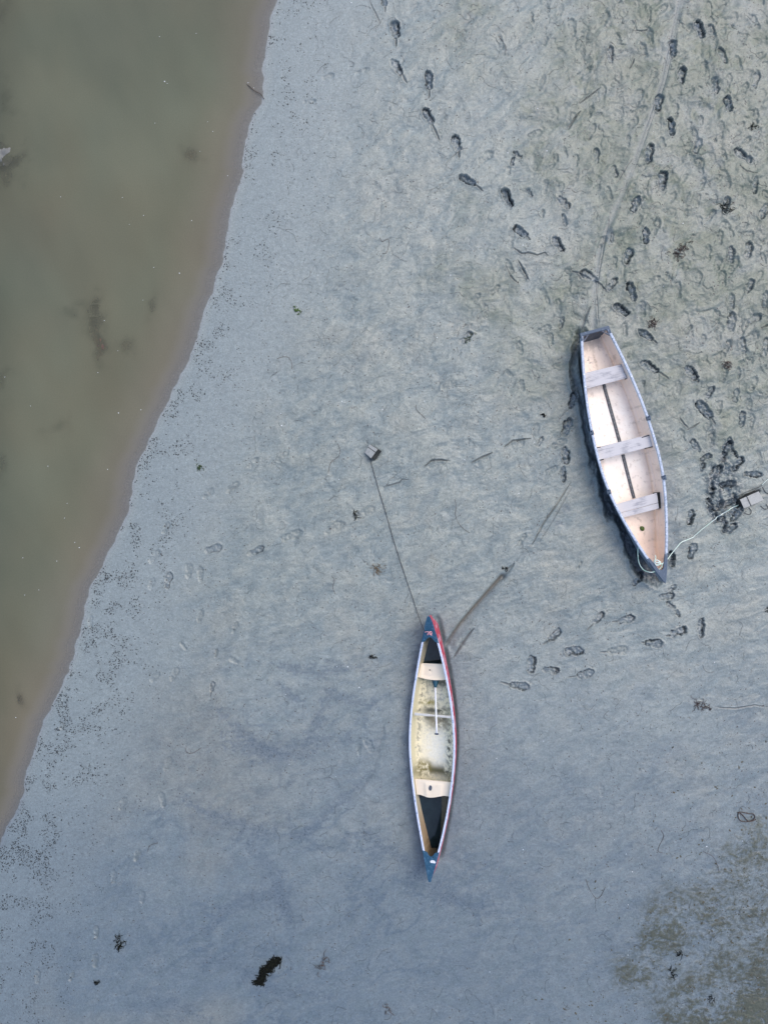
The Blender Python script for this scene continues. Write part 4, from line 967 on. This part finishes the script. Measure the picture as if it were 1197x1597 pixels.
rope('rope_loop', loop, .0088, mat('greenish_rope', (.45, .66, .52), .7, n1=((.68, .74, .68), 12, .45, .6), vary=.2), 'pale green rope end hanging in a loop over the side of the rowing boat bow')
kn = [bz(1021, 866, -.05), bz(1021.5, 871, -.02), bz(1019, 877, .01), bz(1023, 880.5, .02), bz(1028, 877, .03), bz(1024, 873.5, .03), bz(1020, 876, .03), bz(1022, 881, .035), bz(1027, 881, .03), bz(1029, 876, .02), bz(1023, 877.5, .05), bz(1019, 874, .0)]
rope('rope_knot', kn, .0095, M_rope, 'tangled knot of pale rope on the blue bow cap of the rowing boat', n=6)
ch = .48
l2_ = [gp(577, 716, .06)]+drape([(578.5, 722), (590, 763), (601, 799), (612, 838), (623, 873), (634, 906), (645, 938)], .012)
l2_ += [(*P(651, 957, .12), .14), (*P(656, 971, .3), .32), (*P(661, 983, .47), .50), (*P(666, 986, .50), .545)]
rope('mooring_line', l2_, .0055, M_cord, 'thin dark line stretched from the small square weight to the canoe')
kz = .565
kn = [(*P(u, v, kz), kz+dz) for u, v, dz in ((662, 986, 0), (666.5, 985, .02), (671, 987.5, .0), (672.5, 991, 0), (669, 988, .03), (666, 990.5, 0), (668, 986, .03), (672, 985, .01), (673, 988.5, 0))]
rope('tied_cord', kn, .007, M_pink, 'faded pink cord knotted on the blue bow deck of the canoe', 'cord', n=6)

# ------------------------------------------------------------ mooring weights
M_conc = mat('grey_concrete', (.40, .40, .37), .8, n1=((.29, .29, .27), 12, .45, .7), bscale=70, vary=.15, bump=.002)
M_concd = mat('shaded_concrete', (.020, .022, .020), .8, n1=((.06, .058, .05), 12, .5, .7), bscale=60, vary=.2, bump=.003)  # sides of the weights: shade painted in as near-black concrete
def block(name, corners_px, zt, depth, skew, label):
    """top face seen at corners_px with heights zt; the body sinks along skew"""
    tp = [Vector((*P(u, v, z), z)) for (u, v), z in zip(corners_px, zt)]
    n_ = (tp[1]-tp[0]).cross(tp[3]-tp[0]).normalized()
    if n_.z < 0: n_ = -n_
    bt = [p-n_*depth for p in tp]; c = sum(bt, Vector())/4; V_ = [tuple(p-c) for p in tp]+[tuple(p-c) for p in bt]
    F_ = [(0, 1, 2, 3), (7, 6, 5, 4), (0, 4, 5, 1), (1, 5, 6, 2), (2, 6, 7, 3), (3, 7, 4, 0)]
    e = tag(empty(name, Matrix.Translation(c)), label, 'mooring weight', 'mooring weights')
    body = mesh('body', V_, F_, M_conc, e, smooth=False); body.data.materials.append(M_concd)
    for p_ in body.data.polygons: p_.material_index = 0 if p_.index == 0 else 1
    bevel(body, .006)
    return e, tp, n_, c
g1 = G(*P(584, 708))
e, tp, n_, c = block('mooring_weight', [(578.5, 694.5), (594, 705), (582.5, 718.5), (570.5, 707.4)], [g1+.145, g1+.175, g1+.145, g1+.115], .14, 0, 'small square tilted concrete weight alone on the open mud')
# leans so that its lower-right flank faces up
lid = [tp[0].lerp(tp[3], .30), tp[1].lerp(tp[2], .30), tp[1].lerp(tp[2], .36), tp[0].lerp(tp[3], .36)]
gv = [tuple(p+n_*.002-c) for p in lid]+[tuple(p-n_*.006-c) for p in lid]
mesh('seam', gv, [(0, 1, 2, 3), (7, 6, 5, 4), (0, 4, 5, 1), (1, 5, 6, 2), (2, 6, 7, 3), (3, 7, 4, 0)], M_black, e, smooth=False)
e.matrix_world = Matrix.Translation(c) @ Matrix.Rotation(math.radians(-24), 4, Vector((.62, .78, 0)).normalized()) @ Matrix.Translation((0, 0, 0))
g2 = G(*P(1174, 795))
e2, tp, n_, c = block('mooring_weight', [(1152.7, 779), (1182, 766), (1190, 780), (1159, 793.4)], [g2+.10, g2+.10, g2+.085, g2+.085], .13, 0, 'long concrete weight lashed with wire beside the trampled pit')
wa = tp[0].lerp(tp[1], .36); wb = tp[3].lerp(tp[2], .36)
loopw = [wa-n_*.12, wa+n_*.006-Vector((0, -.006, 0)), wa.lerp(wb, .5)+n_*.007, wb+n_*.004+Vector((.002, -.006, 0)), wb-n_*.12]
mesh('wire', *tube_data([p-c for p in loopw], .0055, 6), M_cord, e2)
M_wire = mat('rusty_wire', (.05, .042, .036), .7)
wires = [[(1152, 787), (1146, 783), (1147, 776), (1154, 769), (1166, 764), (1178, 759)], [(1156, 793), (1150, 789), (1149, 780), (1158, 771), (1170, 766), (1180, 762)], [(1163, 779), (1163.5, 771), (1168, 766), (1176, 760), (1181, 757)], [(1148, 790), (1144, 784), (1150, 772)]]
vf = [tube_data(spline([gp(u, v, .03+.01*k) for u, v in w_], 5), .0032, 5) for k, w_ in enumerate(wires)]
tag(mesh('wire_tangle', *merge(*vf), M_wire), 'rusty wire coil tangled behind the long concrete weight', 'wire')
rope('thin_cord', [gp(1181, 757, .02), gp(1188, 750, .012), gp(1197, 744, .012), gp(1215, 739, .012)], .006, M_rope, 'thin pale cord on the mud at the right edge beside the long weight', 'cord')
for k, pts in enumerate([[(1152, 796), (1156, 801), (1163, 802), (1165, 797), (1161, 792)], [(1180, 789), (1186, 794), (1191, 792), (1188, 786)], [(1183, 760), (1188, 768), (1196, 771), (1204, 768)]]):
    rope('wire_loop', [gp(u, v, .01) for u, v in pts], .005, M_cord, ['dark wire loop below the left end of the long concrete weight', 'small dark wire loop below the right end of the long concrete weight', 'dark wire curl right of the long concrete weight'][k], 'wire')

# ------------------------------------------------------------ leaf in the boat
M_leaf = mat('green_leaf', (.05, .10, .012), .5, n1=((.10, .14, .03), 30, .5, .7))
lx, ly = pick(BM, 999.3, 824, .05); lp = BM @ Vector((lx, ly, float(b_zk(np.array(ly)))+FLOOR+.014))
lv = []; n = 14
prof = [(0, -.052), (.028, -.036), (.040, -.008), (.034, .024), (.012, .040), (-.004, .048), (-.030, .028), (-.040, -.004), (-.026, -.038)]
V_ = [(0, 0, .010)]+[(x, y, .002+.02*abs(x)) for x, y in prof]+[(0, 0, .006)]+[(x, y, -.002+.02*abs(x)) for x, y in prof]
m_ = len(prof); F_ = [(0, 1+k, 1+(k+1) % m_) for k in range(m_)]+[(m_+1, m_+2+(k+1) % m_, m_+2+k) for k in range(m_)]+[(1+k, m_+2+k, m_+2+(k+1) % m_, 1+(k+1) % m_) for k in range(m_)]
lf = tag(mesh('leaf', V_, F_, M_leaf), 'green leaf lying on the floor near the rowing boat bow', 'leaf'); lf.location = lp; lf.rotation_euler = (0, 0, .6)

# ------------------------------------------------------------ seaweed, sticks, leaves on the mud
M_weed = mat('black_seaweed', (.006, .007, .006), .8, spec=.1, n1=((.018, .020, .012), 25, .5, .7))
M_weedb = mat('brown_seaweed', (.05, .035, .028), .6, n1=((.11, .06, .05), 25, .5, .7))
M_weedg = mat('green_weed', (.03, .06, .015), .5)
M_weedo = mat('ochre_weed', (.16, .12, .07), .6)
def clump(name, cat, label, axis_px, wd, n, L, r, mt, lumps=0, seed=0):
    rg = random.Random(seed); vf = []
    c = sum((Vector((*P(*p), 0)) for p in axis_px), Vector())/len(axis_px); base = G(c.x, c.y)
    for i in range(n):
        k = rg.uniform(0, len(axis_px)-1.001); a = axis_px[int(k)]; b = axis_px[int(k)+1]; f_ = k-int(k)
        u = a[0]+(b[0]-a[0])*f_+rg.gauss(0, wd); v = a[1]+(b[1]-a[1])*f_+rg.gauss(0, wd)
        x, y = P(u, v); ang = rg.uniform(0, 6.28); pts = []; st = L*rg.uniform(.6, 1.3)/9; curl = rg.uniform(-.6, .6); z = rg.uniform(0, .02)
        for q in range(9):
            pts.append((x-c.x, y-c.y, G(x, y)-base+.003+z*math.sin(q/8*math.pi)+rg.uniform(0, .003)))
            ang += curl+rg.uniform(-.7, .7); x += math.cos(ang)*st; y += math.sin(ang)*st
        vf.append(tube_data(pts, [r*rg.uniform(.7, 1.2)*(1-.6*abs(q/8-.3)) for q in range(9)], 4))
    V_, F_ = merge(*vf); o = mesh(name, V_, F_, mt); o.location = (c.x, c.y, base)
    return tag(o, label, cat, 'seaweed clumps lying on the mud' if cat == 'seaweed' else None)
clump('seaweed_clump', 'seaweed', 'largest black matted clump of seaweed on the lower mud', [(437, 1492), (426, 1498), (420, 1506), (413, 1513), (408, 1524), (404, 1529)], 2.4, 420, .10, .0085, M_weed, seed=1)
clump('seaweed_clump', 'seaweed', 'small curled dark weed right of the largest black clump', [(507, 1488), (505, 1498), (498, 1508)], 2, 18, .15, .0045, M_weedb, seed=2)
clump('seaweed_clump', 'seaweed', 'forked brown weed scrap at the bottom of the mud below the canoe', [(604, 1560), (603, 1571), (609, 1574)], 1.2, 9, .12, .005, M_weedb, seed=3)
clump('seaweed_clump', 'seaweed', 'dark brown weed clump among old prints above and right of the rowing boat', [(1066, 386), (1056, 394), (1050, 402)], 3.2, 44, .11, .005, M_weedb, seed=4)
clump('seaweed_clump', 'seaweed', 'reddish brown weed just right of the rowing boat stern', [(1015, 500), (1011, 509)], 3.6, 34, .09, .0045, M_weedb, seed=5)
clump('seaweed_clump', 'seaweed', 'ragged brown weed among prints at the right edge level with the stern', [(1126, 568), (1134, 574)], 3.6, 30, .09, .0045, M_weedb, seed=6)
clump('seaweed_clump', 'seaweed', 'dark brown weed on smooth mud below and right of both boats', [(1080, 1092), (1090, 1098), (1097, 1101)], 2.6, 30, .13, .0045, M_weedb, seed=7)
clump('seaweed_clump', 'seaweed', 'ochre weed tuft on open mud above the canoe bow', [(584, 884), (592, 888)], 3.0, 26, .09, .0045, M_weedo, seed=8)
clump('seaweed_clump', 'seaweed', 'black weed scrap left of the small square weight line', [(551, 801), (556, 804)], 1.6, 14, .12, .005, M_weed, seed=9)
clump('seaweed_clump', 'seaweed', 'black weed fleck left of the canoe bow', [(578, 1023), (583, 1025)], 1.3, 14, .07, .006, M_weed, seed=10)
clump('seaweed_clump', 'seaweed', 'stringy black weed in a print near the top right edge', [(1119, 332), (1128, 325), (1134, 334)], 2.5, 22, .16, .0045, M_weed, seed=11)
clump('seaweed_clump', 'seaweed', 'small dark weed lump on the mud left of the rowing boat', [(845, 647), (847, 650)], 1.3, 18, .05, .006, M_weed, seed=12)
clump('seaweed_clump', 'seaweed', 'black and green weed patch on the lower left mud', [(186, 1458), (188, 1467), (185, 1475)], 2.6, 34, .10, .006, M_weed, seed=13)
clump('seaweed_clump', 'seaweed', 'small black weed fleck low on the left mud', [(150, 1529), (155, 1531)], 1.4, 16, .06, .006, M_weed, seed=14)
clump('seaweed_clump', 'seaweed', 'green weed among dark specks near the waterline', [(309, 728), (313, 731)], 1.8, 18, .07, .006, M_weedg, seed=15)
clump('seaweed_clump', 'seaweed', 'black weed near the right edge beyond the rowing boat bow', [(1193, 948), (1198, 951)], 2, 24, .12, .005, M_weed, seed=16)
clump('seaweed_clump', 'seaweed', 'upper of two black weed scraps on the lower right mud', [(1052, 1480), (1059, 1482)], 1.6, 14, .09, .005, M_weed, seed=17)
clump('seaweed_clump', 'seaweed', 'lower of two black weed scraps on the lower right mud', [(1038, 1505), (1045, 1512), (1048, 1520)], 2, 16, .09, .005, M_weed, seed=18)
clump('seaweed_clump', 'seaweed', 'black weed fleck in the brown algae crust at the lower right', [(1102, 1549), (1106, 1552)], 1.4, 12, .09, .005, M_weed, seed=19)
clump('seaweed_clump', 'seaweed', 'black weed fleck in a print beside the drag trail at the top', [(1168, 202), (1171, 205)], 1.4, 12, .09, .005, M_weed, seed=20)
clump('seaweed_clump', 'seaweed', 'dark weed in a small print right of the canoe trench', [(783, 885), (788, 889)], 1.4, 12, .07, .005, M_weed, seed=21)
clump('seaweed_clump', 'seaweed', 'dark green weed in the middle print left of the open mud', [(722, 536), (730, 528), (738, 520)], .9, 12, .10, .005, M_weedg, seed=22)
clump('leaf_sprig', 'leaf', 'bright green leaf sprig lying alone on the upper mud', [(459, 482), (465, 487)], 1.3, 16, .06, .009, M_leaf, seed=23)
# looped twig
tw = [gp(u, v, .012) for u, v in ((1144, 1263), (1150, 1262), (1160, 1264), (1168, 1265), (1170, 1271), (1162, 1276), (1150, 1276), (1145, 1270), (1146, 1263), (1152, 1267), (1158, 1274), (1164, 1276), (1172, 1273))]
tag(mesh('looped_twig', *tube_data(spline(tw, 5), .008, 6), M_weedb), 'brown twig bent into a double loop near the right edge', 'twig')
strands = [([(708, 778), (710, 790), (709, 803), (714, 816), (721, 824), (731, 831)], 'long thin dark strand curling on mud between the two boats'),
 ([(648, 632), (649, 640), (655, 646), (663, 654)], 'short dark strand hooked on mud above the small square weight'),
 ([(432, 560), (441, 557), (450, 558), (455, 566), (455, 576)], 'fine dark strand arched over the middle mud'),
 ([(523, 688), (530, 700), (528, 712), (516, 722), (512, 737)], 'wavy brown strand left of the small square weight'),
 ([(518, 898), (522, 905), (519, 915), (523, 926)], 'short kinked strand on mud left of the mooring line'),
 ([(592, 372), (596, 378), (605, 374), (606, 384), (602, 396), (596, 397)], 'pale looped strand on the upper middle mud'),
 ([(910, 1366), (915, 1380), (925, 1395), (933, 1392), (940, 1378)], 'forked brown strand on the lower right mud'),
 ([(1026, 1290), (1030, 1300), (1023, 1315), (1022, 1323), (1028, 1325)], 'hooked dark strand above the brown algae crust'),
 ([(1091, 1323), (1105, 1330), (1112, 1342), (1115, 1353)], 'long curved strand on speckled mud below the looped twig'),
 ([(290, 1165), (293, 1172), (302, 1173), (315, 1165)], 'hooked brown strand on the left lower mud'),
 ([(776, 60), (783, 68), (787, 76), (787, 88)], 'thin dark strand on the smooth upper mud'),
 ([(232, 1326), (234, 1318), (242, 1314), (248, 1313)], 'small arched strand on the lower left mud')]
for pts, lb in strands:
    rope('seaweed_strand', [gp(u, v, .004) for u, v in pts], .0036, M_weedb, lb, 'seaweed', n=5)
# many hair-fine strands nobody could count
rg = random.Random(77); V_, F_ = [], []
for i in range(1900):
    u = rg.uniform(380, 1197); v = rg.uniform(0, 1597); x, y = P(u, v)
    if shore_d(x, y) < .7: continue
    if 885 < u < 1050 and 500 < v < 915 or 632 < u < 722 and 950 < v < 1375: continue
    if v > 880 and rg.random() < .4: continue
    L = rg.choice([.06, .08, .12, .2, .32]); npt = 4+int(L*26); a = rg.uniform(0, 6.28); cu = rg.uniform(-.22, .22); pts = []
    for q in range(npt):
        pts.append((x, y, G(x, y)+.0015)); a += cu+rg.uniform(-.6, .6); x += math.cos(a)*L/npt; y += math.sin(a)*L/npt
    tube_data(pts, rg.uniform(.0016, .0030), 3, V_, F_)
tag(mesh('fine_weed_strands', V_, F_, mat('fine_dark_weed', (.035, .042, .045), .7)), 'hair-fine dark weed strands scattered over the mud', kind='stuff')

# ------------------------------------------------------------ specks: mud snails by the waterline, crumbs of crust lower right, pits elsewhere
def specks(name, pts, mt, label):
    V_, F_ = [], []
    for x, y, r, e, a, zc in pts:
        z = G(x, y); ca_, sa_ = math.cos(a), math.sin(a); b = len(V_)
        for k in range(6):
            t = k*math.pi/3; px_, py_ = math.cos(t)*r*e, math.sin(t)*r; V_.append((x+px_*ca_-py_*sa_, y+px_*sa_+py_*ca_, z-.001))
        V_.append((x, y, z+r*zc)); F_ += [(b+k, b+(k+1) % 6, b+6) for k in range(6)]
    return tag(mesh(name, V_, F_, mt), label, kind='stuff')
rs = np.random.RandomState(3)
def scatter(N, dens, rlo, rhi, emax=1.5, zc=.7):
    u = rs.uniform(-10, 1207, N); v = rs.uniform(-10, 1607, N); x = (u-598.5)*PXM; y = (798.5-v)*PXM
    d_ = dens(x, y, u, v); k = rs.rand(N) < d_
    k &= ~(((u > 890) & (u < 1045) & (v > 505) & (v < 915)) | ((u > 634) & (u < 720) & (v > 950) & (v < 1375)))
    x, y = x[k], y[k]; n = len(x); s = rs.rand(n)
    return list(zip(x, y, rlo+(rhi-rlo)*s**2.5, 1+rs.rand(n)*(emax-1), rs.rand(n)*6.28, np.full(n, zc)))
def d_snail(x, y, u, v):
    s = shore_d(x, y); c = fbm(x*2.2, y*2.2, 3, 901, .6); c2 = fbm(x*.7, y*.7, 2, 905)
    w_ = sst(s, 0, .05)*sst(-s, -(1.3+1.2*sst(v, 700, 1500)), -.25)
    return w_*(.5+.5*sst(v, 500, 900))*(.03+.75*sst(c+.3*c2, .04, .24)+.35*np.exp(-(s/.12)**2)*sst(c, -.1, .2))
specks('mud_snails', scatter(420000, d_snail, .0065, .0145), mat('dark_snail', (.03, .036, .036), .45), 'countless tiny dark snails dotted along the waterline mud')
def d_crumb(x, y, u, v):
    return sst(u+.45*(v-1200)+200*fbm(x*.5, y*.5, 3, 911), 900, 1380)*sst(v, 1080, 1350)*(.35+.65*sst(fbm(x*2.5, y*2.5, 3, 915), -.25, .15))
specks('algae_crumbs', scatter(26000, d_crumb, .007, .019, 2.2, .5), mat('olive_brown_crumb', (.085, .075, .045), .7, n1=((.03, .035, .03), 30, .45, .6)), 'olive brown crumbs of algae crust on the lower right mud')
def d_fleck(x, y, u, v):
    s = shore_d(x, y); return sst(s, .3, 1.2)*(.35+.65*sst(fbm(x*.6, y*.6, 3, 921), -.2, .3))*.8*(1-.5*sst(u, 400, 620)*sst(v, 1000, 1100)*sst(-u, -1000, -900))
specks('mud_flecks', scatter(34000, d_fleck, .005, .012, 2.0, .4), mat('dark_fleck', (.07, .065, .06), .7), 'small dark flecks of debris all over the mud')
sp = []
for u, v, r in ((257, 127, .022), (261, 130, .012), (191, 308, .012), (249, 57, .012), (306, 52, .011), (387, 129, .014), (396, 137, .012), (355, 274, .013), (332, 205, .012), (299, 344, .014), (312, 236, .01), (242, 192, .01), (324, 190, .01),
                (280, 426, .018), (240, 417, .012), (163, 500, .014), (153, 581, .013), (185, 644, .017), (220, 639, .014), (8, 588, .013), (184, 547, .011), (168, 732, .014), (75, 727, .012), (117, 846, .013), (124, 854, .018), (89, 875, .014), (36, 870, .012), (101, 808, .012), (39, 928, .012), (61, 920, .012), (25, 1119, .015), (48, 633, .011), (105, 785, .011), (202, 350, .01), (224, 336, .012), (95, 307, .012), (128, 1258, .016), (223, 468, .01)):
    x, y = P(u, v); sp.append((x, y, r*.42, 1.2, u, 0))
V_, F_ = [], []
for x, y, r, e, a, z in sp:
    b = len(V_)
    for k in range(7): t = k*2*math.pi/7; V_.append((x+math.cos(t)*r*e, y+math.sin(t)*r, .001))
    V_.append((x, y, .001+r*.5)); F_ += [(b+k, b+(k+1) % 7, b+7) for k in range(7)]
tag(mesh('floating_foam', V_, F_, mat('white_foam', (.80, .82, .84), .6)), 'scattered white foam flecks floating on the murky water', kind='stuff')
# white shell crumbs on the mud
sp = [(*P(rs.uniform(430, 1190), rs.uniform(0, 1590)), rs.uniform(.005, .009), 1.3, rs.rand()*6, .5) for _ in range(70)]
specks('shell_crumbs', [p for p in sp if shore_d(p[0], p[1]) > .3 and not (abs(p[0]-.9) < .5 and -6.7 < p[1] < -1.7) and not (3.2 < p[0] < 5.3 and -1.5 < p[1] < 3.5)], mat('white_shell', (.8, .82, .84), .5), 'tiny white shell crumbs on the mud')

# ------------------------------------------------------------ rocks under and through the water
def rock(name, u, v, rx_, ry_, rz_, top, mt, label, rot=0, seed=0, cat='rock'):
    rx_ *= 1.35; ry_ *= 1.25
    rg = np.random.RandomState(seed); nu, nv = 28, 16; V_ = []; x, y = P(u, v)
    for j in range(nv+1):
        th = math.pi*j/nv
        for i in range(nu):
            ph = 2*math.pi*i/nu; dx, dy, dz = math.sin(th)*math.cos(ph), math.sin(th)*math.sin(ph), math.cos(th)
            n_ = 1+.38*float(fbm(np.array([dx*1.9+seed]), np.array([dy*1.9+dz*1.6]), 4, seed+950, .6)[0]); V_.append((dx*rx_*n_, dy*ry_*n_, dz*rz_*n_))
    F_ = [(j*nu+i, j*nu+(i+1) % nu, (j+1)*nu+(i+1) % nu, (j+1)*nu+i) for j in range(nv) for i in range(nu)]
    o = mesh(name, V_, F_, mt); o.location = (x, y, top-rz_); o.rotation_euler = (0, 0, rot); return tag(o, label, cat, 'stones sunk in the river water' if name == 'submerged_rock' else None)
M_rk = mat('dark_rock', (.03, .035, .035), .7, n1=((.07, .07, .06), 8, .4, .7)); M_rkp = mat('pale_rock', (.17, .17, .155), .75, n1=((.12, .12, .11), 9, .4, .65), bump=.01, bscale=20); M_rkr = mat('reddish_rock', (.12, .055, .035), .7, n1=((.03, .035, .035), 9, .45, .6))
rock('rock', 3, 240, .17, .26, .16, .012, M_rkp, 'pale rock breaking the water surface at the left edge', 0, 1)
rock('submerged_rock', 12, 262, .45, .55, .2, -.045, M_rk, 'dark sunken stone around the pale rock at the left edge', 0, 2)
rock('submerged_rock', 157, 537, .17, .33, .10, -.012, M_rkr, 'reddish sunken stone in the middle of the water', .15, 3)
rock('submerged_rock', 152, 493, .22, .28, .12, -.035, M_rk, 'dark sunken stone above the reddish one', 0, 4)
rock('submerged_rock', 238, 477, .09, .28, .06, -.028, M_rk, 'narrow dark sunken stone nearer the shore', -.15, 5)
rock('submerged_rock', 2, 600, .22, .42, .12, -.030, M_rk, 'dark sunken stone cut by the left edge below the middle', 0, 6)
rock('submerged_rock', 88, 668, .30, .22, .10, -.040, M_rk, 'faint wide sunken stone in the lower water', .3, 7)
rock('submerged_rock', 31, 1088, .07, .14, .06, -.006, M_rk, 'small dark sunken stone near the bottom of the water', .2, 8)
rock('submerged_rock', 298, 240, .17, .20, .06, -.022, M_rkr, 'faint reddish sunken stone near the upper shore', .2, 9)
rock('submerged_rock', 196, 535, .18, .2, .06, -.03, M_rkr, 'faint reddish stone right of the sunken pair', .2, 10)
rock('submerged_rock', 108, 487, .26, .16, .06, -.04, M_rk, 'faint stone left of the sunken pair', .2, 11)
rock('submerged_rock', 0, 25, .3, .4, .1, -.035, M_rk, 'dark sunken stone at the top left corner of the water', 0, 13)
rock('submerged_rock', 5, 150, .3, .35, .1, -.035, M_rk, 'dark sunken stone at the left edge above the pale rock', 0, 14)
rock('submerged_rock', 0, 730, .16, .35, .10, -.030, M_rk, 'dark sunken stone at the left edge low in the water', 0, 12)
# sunken crate with two square cells
x, y = P(147, 472); vf = []
cr_ = tag(empty('sunken_crate', Matrix.Translation((x, y, -.02)) @ Matrix.Rotation(.06, 4, 'Z')), 'sunken crate frame with square openings in the water', 'crate')
M_crt = mat('silty_crate', (.17, .18, .14), .8)
for (a, b, c_, d_) in ((-.11, -.25, -.08, .25), (.08, -.25, .11, .25), (-.08, -.25, .08, -.22), (-.08, -.03, .08, .0), (-.08, .20, .08, .23)):
    vf.append(prism([(a, b), (c_, b), (c_, d_), (a, d_)], -.10, 0.012))
mesh('frame', *merge(*vf), M_crt, cr_, smooth=False)
mesh('base', *prism([(-.105, -.245), (.105, -.245), (.105, .245), (-.105, .245)], -.12, -.102), M_rk, cr_, smooth=False)
# twig at the water's edge
tag(mesh('drift_twig', *tube_data(spline([gp(384, 131, .012), gp(390, 136, .03), gp(398, 143, .03), (*P(407, 148), .03), gp(412, 155, .012)], 5), .006, 6), M_weedb), 'short drift twig poking out of the water at the upper shore', 'twig')
print('script done', NX, NY)
